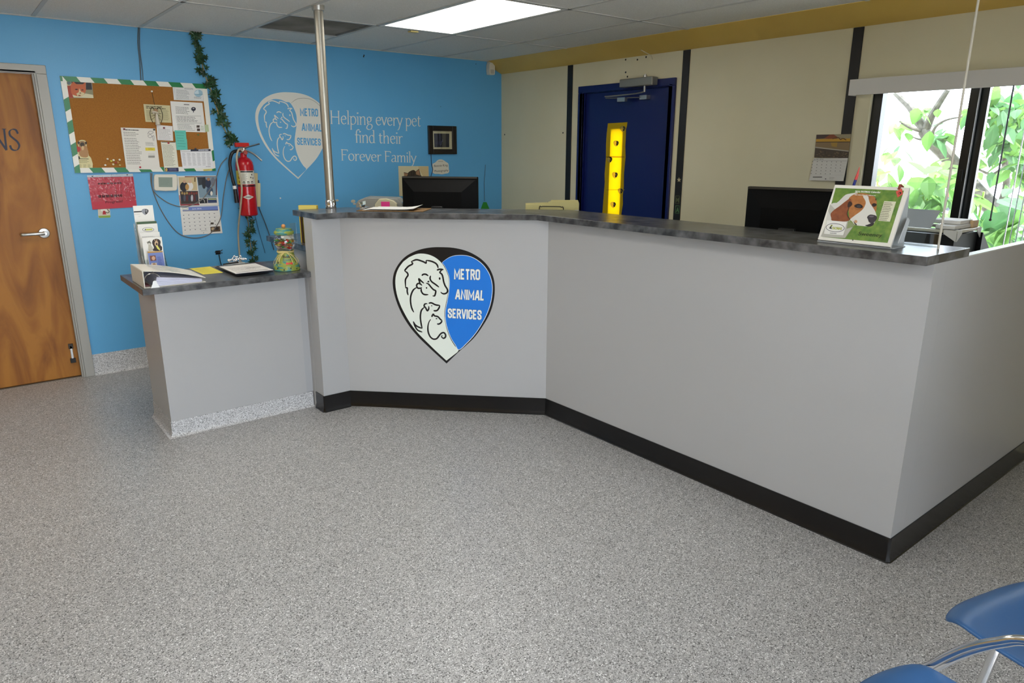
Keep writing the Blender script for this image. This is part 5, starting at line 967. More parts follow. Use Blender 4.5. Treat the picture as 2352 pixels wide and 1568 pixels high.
for s in (-1, 1):
    for k in range(7):
        d0 = 8 * s; d1 = s * rnd.uniform(25, 75); z1 = rnd.uniform(.035, .062); b.tube(sm([onpot(d0, .108, .05), onpot(d0 + (d1 - d0) * .5, .095, .06), onpot(d0 + (d1 - d0) * .9, (.095 + z1) / 2, .068), onpot(d1, z1, .072 + .006 * rnd.random())]), .0013, M_raf, 5)
b.build('raffia_bow', cj)
for i in range(26):
    pass
rnd = random.Random(12); cols = ['#c9342c', '#d98a1e', '#2f8a3c', '#c9762a', '#7b3f2a', '#c7b93a', '#5a6a2a']; names = ['red', 'orange', 'green', 'amber', 'brown', 'yellow', 'olive']
pts = []
tries = 0
while len(pts) < 34 and tries < 9000:
    tries += 1; r = .048 * math.sqrt(rnd.random()); t_ = rnd.uniform(0, 6.283); z = rnd.uniform(-.036, .012); p = Vector((r * math.cos(t_), r * math.sin(t_), z))
    if p.length < .049 and all((p - q).length > .0165 for q in pts): pts.append(p)
for i, p in enumerate(pts):
    k = i % 7; b = MB(JM @ T(0, 0, .168) @ T(*p) @ RZ(rnd.uniform(0, 6)) @ RX(rnd.uniform(0, 3))); b.sphere((0, 0, 0), .0105, ink(cols[k], .25), 10, (1.1, .8, .55)); b.box((.009, -.004, -.001), (.016, .004, .001), ink(cols[k], .25)); b.box((-.016, -.004, -.001), (-.009, .004, .001), ink(cols[k], .25))
    tag(b.build('candy', None, base=JM @ T(0, 0, .168) @ p), 'one of the small wrapped %s candies heaped inside the glass globe of the candy jar' % names[k], 'candy', '%s candies in the jar globe' % names[k])

# ================================================================== on and behind the tall counter
Mx, w_, h_ = clipboard(-2.37, -2.05, -1.93, -1.71, HC, ink('#8a6a35', .5), 'brown clipboard under loose papers on the left part of the tall countertop', 0) if False else (None, None, None)
tcb = thing('clipboard', (-2.21, -1.80, HC), 'brown clipboard beneath white papers on the tall countertop near the steel pole', 'clipboard')
MC = T(-2.21, -1.805, HC) @ RZ(math.radians(-45))
MB(MC).box((-.20, -.115, .0004), (.20, .115, .004), mat('hardboard', '#8a6630', .6, noise=(60, .3, .7), col2='#775526')).build('board', tcb, bevel=.001)
b = MB(MC); b.box((-.205, -.05, .0075), (-.17, .05, .0095), M_chrome); b.prism([(-.205, -.03), (-.175, -.04), (-.175, .04), (-.205, .03)], .0095, .016, M_chrome); b.tube([(-.20, -.035, .022), (-.20, .035, .022)], .007, M_chrome, 10); b.box((-.20, -.03, .016), (-.192, .03, .045), M_chrome, T(-.2, 0, .016) @ RY(-.5) @ T(.2, 0, -.016)); clp = b.build('clip', tcb, bevel=.001)
MB(MC).box((-.188, -.025, .03), (-.186, .025, .05), ink('#c4d2cf')).build('clip_label', clp)
for k, (dx, dy, an, l) in enumerate([(-.03, .0, 0, 'lowest loose white sheet on the brown clipboard'), (-.015, .012, .06, 'middle loose white sheet on the brown clipboard, slightly turned'), (0.01, -.004, -.04, 'topmost loose white sheet on the brown clipboard, its corner curling up')]):
    b = MB(MC @ T(dx, dy, .0045 + k * .003) @ RZ(an)); vs = [(-.14 + .28 * i / 8, -.1 + .2 * j, .0008 + .016 * max(0, (i - 5) / 3) ** 2 * (.4 + .6 * j) * (1 if k == 2 else .3)) for i in range(9) for j in range(2)]
    b.add(vs + [(x, y, z + .0006) for x, y, z in vs], [(2 * i, 2 * i + 1, 2 * i + 3, 2 * i + 2) for i in range(8)] + [(18 + 2 * i, 20 + 2 * i, 21 + 2 * i, 19 + 2 * i) for i in range(8)], M_paper)
    tag(b.build('loose_sheet', None, base=MC @ Vector((0, 0, .0045 + k * .003))), l, 'paper')
# monitors
def monitor(TL, TR_, width, label, hgt=.315):
    L = Vector(TL); R_ = Vector(TR_); X = (R_ - L); X.z = 0; X.normalize(); Z = Vector((X.y, -X.x, 0))       # Z points to the camera side
    if Z.dot(CAM - L) < 0: Z = -Z
    M = frame((L.x, L.y, L.z), X, (0, 0, 1), Z if X.cross(Vector((0, 0, 1))).dot(Z) > 0 else -Z)
    t = thing('computer_monitor', M @ Vector((width / 2, ZI - L.z, 0)), label, 'monitor'); W = width; Y0 = -hgt
    b = MB(M); b.box((0, Y0, -.035), (W, 0, -.005), M_mon); b.build('bezel', t, bevel=.004)
    b = MB(M); i0, i1, j0, j1, d = .10, W - .10, Y0 + .03, -.10, .05
    o = [(.004, Y0 + .004, -.005), (W - .004, Y0 + .004, -.005), (W - .004, -.012, -.005), (.004, -.012, -.005)]; p_ = [(i0, j0, d), (i1, j0, d), (i1, j1, d), (i0, j1, d)]
    b.add(o + p_, [(4, 5, 6, 7), (0, 1, 5, 4), (1, 2, 6, 5), (2, 3, 7, 6), (3, 0, 4, 7)], M_mon); b.build('back_cover', t, smooth=False)
    b = MB(M); b.box((.003, -.0115, -.0049), (W - .003, -.001, .0005), mat('grey_plastic_edge', '#3b3934', .35)); b.build('top_edge', t)
    MB(M).box((.02, Y0 + .02, -.036), (W - .02, -.02, -.0345), mat('dark_screen', '#050608', .12)).build('screen', t)
    zb = ZI - L.z
    MB(M).box((W / 2 - .04, zb + .012, d - .01), (W / 2 + .04, Y0 + .12, d + .028), mat('stand_plastic', '#161616', .4)).build('stand_neck', t, bevel=.005)
    b = MB(M @ T(W / 2, zb, 0) @ RX(-H90)); b.lathe([(0, 0), (.105, 0), (.105, .006), (.095, .012), (0, .012)], M_black, 32); b.build('stand_base', t)
    return t
monitor((-1.814, -1.211, 1.382), (-1.464, -1.622, 1.382), .54, 'black computer monitor seen from behind, in front of the blue wall')
monitor((-1.032, -3.428, 1.378), (-.953, -3.796, 1.377), .49, 'black computer monitor seen from behind, left of the beagle desk calendar')
# card machine with a pink note
cm = thing('label_printer', (-1.875, -1.02, ZI), 'grey and beige desktop printer left of the left monitor', 'printer')
D_ = frame((-1.875, -1.02, ZI), (.78, -.62, 0), (0, 0, 1), (-.62, -.78, 0)); M_pg = mat('printer_grey', '#8f8f88', .45)
b = MB(D_); b.prism([(-.17, 0), (.16, 0), (.16, .19), (.12, .228), (-.10, .235), (-.15, .215), (-.17, .19)], -.12, .07, M_pg); b.build('body', cm, bevel=.006)
b = MB(D_); b.prism([(-.03, .0), (.125, .0), (.125, .195), (.10, .215), (.05, .23), (.0, .225), (-.03, .19)], .07, .10, mat('printer_beige', '#c4bc9c', .45)); b.build('front_cover', cm, bevel=.005)
b = MB(D_); b.box((.13, .05, -.10), (.20, .20, .05), mat('printer_blue', '#5d7a9a', .4)); b.build('side_tray', cm, bevel=.004)
b = MB(D_); b.box((.015, .145, .1004), (.075, .208, .1012), ink('#e8348a')); b.words = None
tag(b.build('pink_note', None, smooth=False, base=D_ @ Vector((.045, .145, .1))), 'hot pink sticky note on the front of the desktop printer', 'sticky note')
# folders standing in a wire rack
fo = D2 = frame((-1.494, -2.173, ZI), (.785, -.62, 0), (0, 0, 1), (-.62, -.785, 0)); M_man = mat('manila', '#c9bd7c', .6)
for k, (dz, tab, hh, l) in enumerate([(.0, (.19, .333), .246, 'rear manila folder with a raised tab, standing behind the counter'), (.02, (.0, .0), .24, 'front manila folder, standing behind the counter')]):
    b = MB(fo); pts = [(0, .008), (.333 if k == 0 else .305, .008), (.333 if k == 0 else .305, hh - .004), (.325 if k == 0 else .298, hh + .014 if k == 0 else hh)] + ([(.16, hh + .014), (.15, hh)] if k == 0 else [(.27, hh + .002), (.205, hh + .011), (.142, hh + .012), (.136, hh - .004)]) + [(.0, hh - .006)]
    b.prism(pts, dz, dz + .004, M_man); tag(b.build('manila_folder', None, base=fo @ Vector((.16, .008, dz))), l, 'folder')
b = MB(fo); b.prism([(.306, .01), (.33, .01), (.33, .2), (.306, .2)], .0085, .010, ink('#c9c6c4')); tag(b.build('white_insert', None, base=fo @ Vector((.31, .01, .009))), 'pale insert sheet between the two manila folders', 'paper')
fr_ = thing('folder_rack', fo @ Vector((.15, 0, .015)), 'black wire rack holding the manila folders', 'rack')
b = MB(fo)
for dz in (-.006, .034): b.tube(sm([(.085, .004, dz), (.085, .205, dz), (.098, .221, dz), (.115, .223, dz), (.205, .222, dz), (.222, .218, dz), (.235, .20, dz), (.235, .004, dz)], 4), .0025, M_black, 8)
b.build('wire_hoops', fr_); MB(fo).box((.06, 0.0005, -.02), (.26, .004, .045), M_black).build('rack_base', fr_)
# yellow pad, card box and clear stand at the far left end
YP = thing('yellow_pad', (-2.58, -1.37, ZI), 'tall yellow pad box standing behind the left end of the tall counter', 'box')
D3 = frame((-2.628, -1.36, ZI), (.78, -.62, 0), (0, 0, 1), (-.62, -.78, 0))
MB(D3).box((0, .0005, -.035), (.112, .228, .0), mat('yellow_card', '#d6b93c', .6)).build('box_body', YP, bevel=.001); MB(D3).box((.002, .2, .0002), (.110, .226, .001), ink('#e0cf6e')).build('label_band', YP)
MB(D3).box((.01, .0005, .001), (.02, .20, .012), ink('#4a3328')).build('dark_divider', YP)
wb = MB(T(-2.64, -1.17, ZI)); wb.box((-.03, -.03, .006), (.03, .03, .058), ink('#e6e2d8')); wb.box((-.02, -.032, .0005), (.04, .032, .006), M_black)
tag(wb.build('card_box', None, base=(-2.64, -1.17, ZI)), 'small white card box behind the candy jar', 'box')
ac = MB(); ac.box((-2.655, -1.27, ZI + .0005), (-2.615, -1.268, ZI + .115), M_acrylic); ac.box((-2.655, -1.268, ZI + .0005), (-2.615, -1.23, ZI + .003), M_acrylic)
tag(ac.build('acrylic_stand', None, base=(-2.635, -1.25, ZI)), 'little clear acrylic stand left of the yellow pad box', 'stand')
# ---- the beagle desk calendar
dk = thing('desk_calendar', (-1.6, -4.3, HC), 'tent desk calendar with a beagle on green grass, at the right end of the countertop', 'calendar')
BL, TLc = Vector((-1.626, -4.158, HC + .007)), Vector((-1.545, -4.160, HC + .217)); BR = Vector((-1.632, -4.441, HC + .007))
Xc = (BR - BL).normalized(); Yc = (TLc - BL); Yc = (Yc - Xc * Yc.dot(Xc)).normalized(); Zc = Xc.cross(Yc)
PC = frame(BL, Xc, Yc, Zc); ZF = (1850, 400, 8.2519)
a = Art(PC, ZF); a.px = False; WC, HCc = (BR - BL).length, (TLc - BL).length
a.sheet([(0, 0), (WC, 0), (WC, HCc), (0, HCc)], '#ece9de', .004); a.px = True
M_grass = mat('printed_grass', '#4c7a28', .4, noise=(55, .3, .75), col2='#7f9a3c')
a.poly([(582, 265), (1875, 318), (1565, 1308), (330, 1195)], M_grass, 1)
a.poly(sm([(478, 580), (600, 550), (680, 480), (740, 420), (800, 385), (950, 360), (1000, 370), (900, 560), (800, 700), (700, 900), (430, 890), (400, 880)], 2, True), '#d9d7cf', 2); a.poly([(478, 575), (600, 700), (520, 890), (430, 885), (300, 1185), (345, 1195), (760, 1215), (905, 1010), (850, 880), (520, 880), (440, 700)], '#b9b7ac', 2); a.poly([(820, 880), (960, 960), (900, 1010), (790, 1040)], '#8d9a6a', 3); a.poly([(900, 1015), (760, 1215), (780, 1215), (915, 1018)], '#6d8a4a', 3)
M_fur = mat('printed_fur', '#a0622c', .4, noise=(70, .3, .7), col2='#b9783c'); M_ear = mat('printed_ear', '#7d4020', .4, noise=(60, .3, .7), col2='#95522a')
a.poly(sm([(860, 860), (830, 700), (850, 560), (830, 470), (930, 390), (1080, 365), (1230, 390), (1330, 450), (1360, 520), (1360, 580), (1340, 720), (1200, 800), (1000, 860)], 3, True), M_fur, 4)
a.poly(sm([(1100, 420), (1150, 520), (1140, 600), (1080, 690), (960, 780), (860, 860), (890, 900), (960, 970), (1060, 985), (1180, 995), (1280, 980), (1320, 920), (1360, 830), (1340, 730), (1290, 640), (1235, 560), (1210, 480), (1195, 425)], 3, True), '#dcd9d0', 5)
a.poly(sm([(860, 470), (760, 530), (660, 610), (560, 680), (490, 755), (500, 840), (520, 888), (700, 905), (830, 890), (845, 840), (800, 760), (840, 640), (890, 560)], 3, True), M_ear, 6); a.poly(sm([(850, 520), (900, 560), (880, 610), (820, 640), (810, 580)], 3, True), '#3a2016', 7); a.line([(840, 640), (800, 760), (850, 860)], 14, '#4a2414', 7, True)
a.poly(sm([(940, 600), (1000, 570), (1060, 580), (1100, 620), (1080, 650), (1000, 650), (950, 630)], 3, True), '#2b1d18', 8); a.ell(1025, 618, 40, 25, '#3d3a40', 9); a.poly(sm([(1270, 590), (1300, 560), (1345, 565), (1362, 590), (1330, 620), (1290, 622)], 3, True), '#2b1d18', 8); a.line([(950, 655), (1010, 680), (1070, 665)], 8, '#8a5a30', 8, True); a.ell(1345, 485, 9, 24, '#3a2418', 6)
a.poly(sm([(1180, 820), (1230, 775), (1300, 778), (1355, 800), (1362, 850), (1320, 910), (1270, 940), (1215, 915), (1195, 860)], 3, True), '#3a3338', 8); a.ell(1265, 810, 45, 16, '#6a636c', 9); a.ell(1225, 885, 14, 12, '#15121a', 9); a.poly(sm([(1140, 980), (1200, 960), (1270, 930), (1310, 930), (1290, 975), (1220, 1000)], 3, True), '#2c262b', 7); a.poly(sm([(920, 895), (950, 930), (985, 960), (975, 975), (945, 950)], 3, True), '#241a1c', 7); a.ell(965, 905, 30, 30, '#c89a70', 6)
a.poly([(420, 880), (800, 912), (728, 1168), (362, 1135)], '#e9e8e2', 9); a.ell(577, 1022, 178, 82, '#262a3c', 10, 32, .06); a.ell(577, 1022, 168, 73, '#e9e8e2', 11, 32, .06); a.text('FAYMAS', (522, 1052), (702, 1062), (528, 1005), '#a8b12c', 12, .05); a.poly([(462, 1035), (490, 985), (512, 970), (520, 985), (505, 1010), (515, 1050)], '#2e3430', 12); a.line([(490, 1000), (510, 970), (530, 985)], 10, '#a8b12c', 12, True); a.words((478, 1115), (612, 1128), (478, 1135), 1, '#777777', .7, 3, 12, 1)
a.poly([(1505, 518), (1730, 530), (1612, 908), (1392, 890)], '#dcdabd', 9)
for k in range(11): a.words((1510 - k * 10.5, 545 + k * 32), (1700 - k * 10.5, 556 + k * 32), (1507 - k * 10.5, 562 + k * 32), 1, '#6d6a55', .7, k, 10, .9)
a.text('2016 FAYMAS Calendar', (950, 352), (1435, 368), (958, 318), '#eef0e6', 10, .03); a.words((945, 392), (1405, 412), (948, 410), 1, '#d9dccb', .7, 5, 10, 1); a.text('Sweeney', (1008, 1165), (1455, 1200), (1035, 1092), '#1d2a12', 10); a.ell(907, 1255, 11, 13, '#222222', 2)
a.build('cover_page', dk, smooth=False)
b = MB(); bo = Vector((.105, 0, 0))                          # back leg of the tent and folded foot
tl, tr, bl, br = PC @ Vector((0, HCc, -.001)), PC @ Vector((WC, HCc, -.001)), BL + bo + Vector((0, 0, -.006)), BR + bo + Vector((0, 0, -.006))
n_ = Vector((.0022, 0, 0)); b.add([tl, tr, br, bl, tl + n_, tr + n_, br + n_, bl + n_], [(0, 1, 2, 3), (7, 6, 5, 4), (0, 4, 5, 1), (1, 5, 6, 2), (2, 6, 7, 3), (3, 7, 4, 0)], ink('#cfd3d2')); b.build('back_leg', dk, smooth=False)
b = MB(); b.box((-1.622, -4.446, HC + .0004), (-1.522, -4.152, HC + .003), ink('#c4c8c9')); b.build('base_flap', dk)
b = MB(PC); b.box((.004, 0.0, -.013), (WC - .004, HCc * .96, -.0005), ink('#e2e0d8')); b.build('page_block', dk)
b = MB(); b.prism([(-1.60, HC + .02), (-1.56, HC + .02), (-1.533, HC + .10), (-1.55, HC + .11)], -4.452, -4.449, ink('#c9cfd2'), frame((0, 0, 0), (1, 0, 0), (0, 0, 1), (0, 1, 0))); b.build('side_card', dk)
st = thing('tag_clip', tuple(PC @ Vector((WC - .035, HCc - .02, .006))), 'small red tag with a clip on the upper right corner of the beagle calendar', 'tag')
a = Art(PC @ T(0, 0, .0055), ZF); a.sheet([(1715, 330), (1830, 270), (1845, 380), (1748, 440)], '#d9584a', .0012); a.ell(1790, 362, 34, 22, '#3a1518', 1, 14, -.4); a.ell(1780, 366, 16, 10, '#d9584a', 2, 12, -.4); a.build('red_tag', st, smooth=False)
b = MB(PC); q = onto(PC, 1850 + 1800 / 8.2519, 400 + 240 / 8.2519); b.box((q[0] - .004, q[1] - .012, -.02), (q[0] + .004, q[1] + .008, .008), ink('#8a3a2a')); b.build('peg', st)
# clear sheet holder right behind the calendar
cs = MB(); DS = frame((-1.44, -4.2, HC), (0, -1, 0), (.16, 0, .98), (-.98, 0, .16)); cs.box((.19, .0005, 0), (.335, .235, .003), M_acrylic, None); cs.M = DS; cs.v = []; cs.f = []; cs.mi = []
cs.box((.16, .001, 0), (.325, .235, .003), M_acrylic); cs.box((.16, .001, -.045), (.325, .0045, -.001), M_acrylic, T(0, 0, 0))
tag(cs.build('acrylic_holder', None, base=(-1.42, -4.4, HC)), 'clear acrylic sheet holder standing behind the beagle calendar', 'holder')
pcup = thing('pen_cup', (-1.415, -4.115, HC), 'blue and yellow cup left of the beagle calendar, near the right monitor', 'cup')
b = MB(T(-1.415, -4.115, HC)); b.lathe([(0, .0005), (.026, .0005), (.027, .05), (.0275, .13), (.0255, .13), (.0245, .004), (0, .004)], ink('#1c2fa0', .3), 24); b.build('cup_body', pcup); b = MB(T(-1.415, -4.115, HC)); b.lathe([(.0276, .045), (.0279, .046), (.0279, .075), (.0276, .076)], ink('#c9b52c', .4), 24); b.build('yellow_band', pcup)
pn = thing('flag_pen', (-1.41, -4.12, HC + .005), 'blue pen with a bright red flame-shaped tip, rising behind the calendar', 'pen')
b = MB(); b.tube([(-1.413, -4.122, HC + .006), (-1.395, -4.165, HC + .235)], .0055, ink('#1b2b8c', .3), 10); b.build('barrel', pn); b = MB(); b.tube([(-1.395, -4.165, HC + .234), (-1.3935, -4.168, HC + .25), (-1.391, -4.172, HC + .285)], [.006, .0055, .001], ink('#e0433a', .4), 10); b.build('red_tip', pn)
# black file organiser with pale rim near the window
og = thing('file_organizer', (-.95, -4.28, ZI), 'black file box with a pale rim and corner brackets, by the window', 'organizer')
ox0, ox1, oy0, oy1, oz = -1.06, -.80, -4.452, -4.08, 1.238; M_rim = mat('pale_rim', '#b9b49f', .35, .2)
b = MB(); b.box((ox0 + .01, oy0 + .01, ZI + .0005), (ox1, oy1, ZI + .01), M_black); b.box((ox0 + .01, oy0 + .01, ZI + .01), (ox0 + .022, oy1, oz - .02), M_black); b.box((ox1 - .012, oy0 + .01, ZI + .01), (ox1, oy1, oz - .02), M_black); b.box((ox0 + .022, oy0 + .01, ZI + .01), (ox1 - .012, oy0 + .02, oz - .02), M_black); b.box((ox0 + .022, oy1 - .012, ZI + .01), (ox1 - .012, oy1, oz - .02), M_black); b.build('box_body', og, smooth=False)
b = MB(); b.box((ox0, oy0, oz - .013), (ox0 + .024, oy1, oz), M_rim); b.box((ox1 - .02, oy0, oz - .013), (ox1 + .004, oy1, oz), M_rim); b.box((ox0 + .024, oy0, oz - .013), (ox1 - .02, oy0 + .022, oz), M_rim); b.box((ox0 + .024, oy1 - .02, oz - .013), (ox1 - .02, oy1, oz), M_rim); b.build('rim', og, bevel=.004)
for x, s in ((ox0, 1), (ox1 + .004, -1)):
    b = MB(); b.prism([(0, 0), (.042, 0), (.042, -.016), (.0, -.046)], 0, .003, mat('white_bracket', '#c9c6bc', .35), frame((x, oy0 - .001, oz + .001), (s, 0, 0), (0, 0, 1), (0, -s, 0)))
    if s > 0: b.prism([(0, 0), (.05, 0), (.05, -.016), (.0, -.046)], 0, .003, mat('white_bracket'), frame((x - .001, oy0, oz + .001), (0, 1, 0), (0, 0, 1), (-1, 0, 0)))
    b.build('corner_bracket', og)
b = MB(); b.prism([(-.79, ZI + .0005), (-.52, ZI + .0005), (-.52, ZI + .02), (-.79, ZI + .215)], -4.46, -4.2, M_black, frame((0, 0, 0), (1, 0, 0), (0, 0, 1), (0, -1, 0)) @ Matrix.Diagonal((1, 1, -1, 1))); tag(b.build('sloped_tray', None, base=(-.62, -4.33, ZI)), 'black wedge-shaped tray to the right of the black file box', 'tray')
b = MB(); g0 = frame((-1.052, -4.345, oz + .001), (0, 1, 0), (.55, 0, .5), (-.5, 0, .55)); b.box((0, 0, 0), (.27, .105, .002), ink('#aeb0b4'), None); b.M = g0; b.v = []; b.f = []; b.mi = []; b.box((0, 0, 0), (.27, .105, .002), ink('#a9abb0')); b.box((.19, .006, .002), (.25, .024, .0026), ink('#c4c1b2')); tag(b.build('grey_document', None, base=(-1.05, -4.2, oz)), 'grey sheet of paper tilted on top of the black file box', 'paper')
for k, (x0, x1, ya, yb, z0, z1, c, l) in enumerate([(-1.03, -.83, -4.43, -4.355, .0005, .016, '#d2d0c8', 'folded white papers on the right corner of the black file box'), (-.95, -.81, -4.42, -4.30, .0165, .032, '#dcdad4', 'upper white paper stack on the black file box'), (-.86, -.80, -4.44, -4.425, .0005, .03, '#c3a57a', 'tan card at the right end of the black file box')]):
    b = MB(T(0, 0, oz)); b.box((x0, ya, z0), (x1, yb, z1), ink(c)); tag(b.build('paper_stack', None, bevel=.002, base=((x0 + x1) / 2, (ya + yb) / 2, oz + z0)), l, 'paper')
b = MB(); b.box((-1.30, -4.38, ZI + .0005), (-1.16, -4.30, ZI + .03), ink('#cfcbb8')); tag(b.build('cream_card', None, base=(-1.23, -4.34, ZI)), 'low cream card pile between the countertop and the black file box', 'paper')
# window blinds
vb = thing('vertical_blinds', (-.05, -4.9, 1.87), 'white vertical blinds under a pale valance on the right window', 'blinds')
MB().box((-.09, -4.75, 1.87), (-.084, -3.425, 1.957), mat('valance_vinyl', '#d6d3cc', .4)).build('valance', vb, bevel=.001); MB().box((-.084, -3.431, 1.87), (-.001, -3.425, 1.957), mat('valance_vinyl')).build('valance_return', vb)
MB().box((-.065, -4.7, 1.885), (-.03, -3.44, 1.925), M_white).build('head_rail', vb)
M_slat = translucent_mat('blind_slat', '#dfe2e4', .35, '#eef2f4')
for i in range(11):
    y = -4.325 - i * .026
    zb = 1.19 if y < -4.44 else .945
    b = MB(T(-.048, y, 0) @ RZ(math.radians(14 + 3 * math.sin(i)))); b.add([(-.03, -.001, zb), (0, .003, zb), (.03, -.001, zb), (-.03, -.001, 1.88), (0, .003, 1.88), (.03, -.001, 1.88)], [(0, 1, 4, 3), (1, 2, 5, 4)], M_slat); b.build('slat', vb, solid=.0008)
b = MB(); b.tube([(-.095, -4.258, 1.872), (-.098, -4.262, 1.22)], .004, ink('#3a3f42', .3), 8); b.sphere((-.098, -4.262, 1.215), .007, ink('#3a3330'), 8); b.build('wand', vb)

# ================================================================== waiting chairs
M_seat = mat('blue_seat_plastic', '#305d90', .38, bump=(500, .05))
def chair(cx, fy, label, arms, rot=0):
    t = thing('waiting_chair', (cx, fy - .25, 0), label, 'chair', None)
    def S(u, v):                                     # u across, v front to back
        w_ = .235 * (1 - .10 * (2 * v - 1) ** 6 - .04 * v); x = (2 * u - 1) * w_; y = fy - .46 * v
        z = .455 - .028 * math.sin(math.pi * min(v * 1.05, 1)) * (1 - (2 * u - 1) ** 2 * .6) + .012 * (2 * u - 1) ** 2 - .035 * max(0, 1 - v / .16) ** 2
        y -= .045 * abs(2 * u - 1) ** 3 * max(0, 1 - v / .35)
        return (cx + x, y, z)
    MB().grid(17, 15, S, M_seat).build('seat', t, solid=.012, sub=1)
    def Bk(u, v):
        w_ = .22 * (1 - .18 * max(0, (v - .6) / .4) ** 3); x = (2 * u - 1) * w_; return (cx + x, fy - .50 - .09 * v - .035 * (1 - (2 * u - 1) ** 2), .56 + .30 * v - .03 * max(0, (abs(2 * u - 1) - .6) / .4) ** 2 * (v - .5))
    MB().grid(15, 11, Bk, M_seat).build('backrest', t, solid=.012, sub=1)
    for s in (-1, 1):
        x = cx + s * .205
        MB().tube(sm([(cx + s * .17, fy - .15, .425), (cx + s * .175, fy - .145, .38), (cx + s * .19, fy - .10, .012)], 5), .0105, M_chrome, 12).build('leg', t)
        MB().tube(sm([(cx + s * .19, fy - .40, .425), (x, fy - .42, .38), (x + s * .02, fy - .50, .012)], 5), .0105, M_chrome, 12).build('leg', t)
        if s not in arms: continue
        for k in range(2):
            d = .022 * k; MB().tube(sm([(cx + s * .20, fy - .050, .418), (cx + s * (.238 + .012 * k), fy - .075 - .3 * d, .44), (cx + s * (.241 + d * .9), fy - .089 - .4 * d, .452 - d * .45), (cx + s * (.241 + d), fy - .125 - .4 * d, .506 - d * .6), (cx + s * (.241 + d), fy - .160 - .4 * d, .549 - d * .6), (cx + s * (.241 + d), fy - .202 - .3 * d, .588 - d * .6), (cx + s * (.241 + d), fy - .244 - .2 * d, .618 - d * .7), (cx + s * (.241 + d), fy - .34, .648 - d), (cx + s * .24, fy - .45, .64 - d), (cx + s * .20, fy - .54, .60 - .03 * k)], 6), .0082, M_chrome, 12).build('armrest', t)
    MB().tube([(cx - .17, fy - .15, .424), (cx + .17, fy - .15, .424)], .0095, M_chrome, 10).build('seat_rail', t); MB().tube([(cx - .19, fy - .40, .424), (cx + .19, fy - .40, .424)], .0095, M_chrome, 10).build('seat_rail', t)
    for s in (-1, 1): MB().tube(sm([(cx + s * .19, fy - .40, .424), (cx + s * .19, fy - .52, .50), (cx + s * .18, fy - .55, .72)], 5), .0105, M_chrome, 10).build('back_upright', t)
    t.rotation_euler.z = math.radians(rot)
    return t
chair(-2.40, -5.088, 'blue plastic chair farther right, its seat corner beyond the chrome armrest', (1,), -15)
chair(-3.02, -5.045, 'blue plastic chair nearest the camera at the bottom edge, with a chrome armrest', (1, -1))

# ================================================================== outside the window
M_asph = mat('pale_asphalt', '#b5b3ad', .8, noise=(6, .3, .7), col2='#a5a39c')
struct('ground', MB().box((.14, -45, -.25), (70, 35, -.12), M_asph)); struct('forecourt', MB().box((-30, -45, -.25), (.14, YF - .14, -.12), M_asph))
M_bark = mat('grey_bark', '#5e5d56', .8, noise=(30, .3, .7), col2='#3d3c37', bump=(60, .6))
M_leaf = translucent_mat('green_leaf', '#41672f', .45, '#66904a'); M_leafd = translucent_mat('deep_green_leaf', '#345838', .4, '#578453'); M_leafl = translucent_mat('yellow_green_leaf', '#4f7a3a', .45, '#7a9f58')
def xw(u, v, x): d = FWD + RGT * ((u - 1176) / FPX) - UPV * ((v - 784) / FPX); return CAM + d * ((x - CAM.x) / d.x)
def leaf(b, p, L, m, rnd, droop=.5):
    R_ = RZ(rnd.uniform(0, 6.283)) @ RY(rnd.uniform(.1, 1.1)) @ RX(rnd.uniform(-.6, .6)); W = L * rnd.uniform(.24, .32)
    pr = [(0, 0), (.15, .55), (.38, 1), (.62, .85), (.85, .4), (1, 0)]; vs = []; n = len(pr)
    for t_, w_ in pr: vs += [(t_ * L, -w_ * W, .06 * L * w_ - .12 * L * t_ * t_), (t_ * L, 0, -.12 * L * t_ * t_), (t_ * L, w_ * W, .06 * L * w_ - .12 * L * t_ * t_)]
    b.add(vs, [f_ for i in range(n - 1) for f_ in ((3 * i, 3 * i + 3, 3 * i + 4, 3 * i + 1), (3 * i + 1, 3 * i + 4, 3 * i + 5, 3 * i + 2))], m, T(*p) @ R_)
rnd = random.Random(21)
tr = thing('tree', tuple(Vector((2.2, -5.35, -.12))), 'leaning grey-barked tree with forked branches outside the window', 'tree')
b = MB()
def br(pts, r0, r1): q = sm([tuple(xw(u, v, x + .3)) for u, v, x in pts], 5); n = len(q); b.tube(q, [r0 + (r1 - r0) * i / (n - 1) for i in range(n)], M_bark, 9)
br([(2122, 300, 2.0), (2140, 325, 2.0), (2172, 355, 2.05), (2215, 408, 2.1), (2260, 458, 2.15), (2308, 505, 2.2), (2350, 560, 2.2), (2400, 660, 2.2), (2420, 900, 2.2)], .05, .085)
br([(2122, 302, 2.0), (2108, 272, 2.0), (2090, 245, 2.0), (2072, 228, 2.0), (2056, 213, 2.0)], .04, .022); br([(2126, 300, 2.0), (2138, 270, 1.95), (2154, 242, 1.9), (2178, 205, 1.85)], .036, .02); br([(2118, 300, 2.0), (2105, 298, 1.9), (2085, 290, 1.85), (2066, 278, 1.8)], .018, .008); br([(2130, 318, 2.0), (2112, 320, 1.9), (2096, 314, 1.85)], .012, .005); br([(2140, 312, 2.0), (2150, 290, 1.9), (2175, 275, 1.85), (2210, 268, 1.8)], .014, .006)
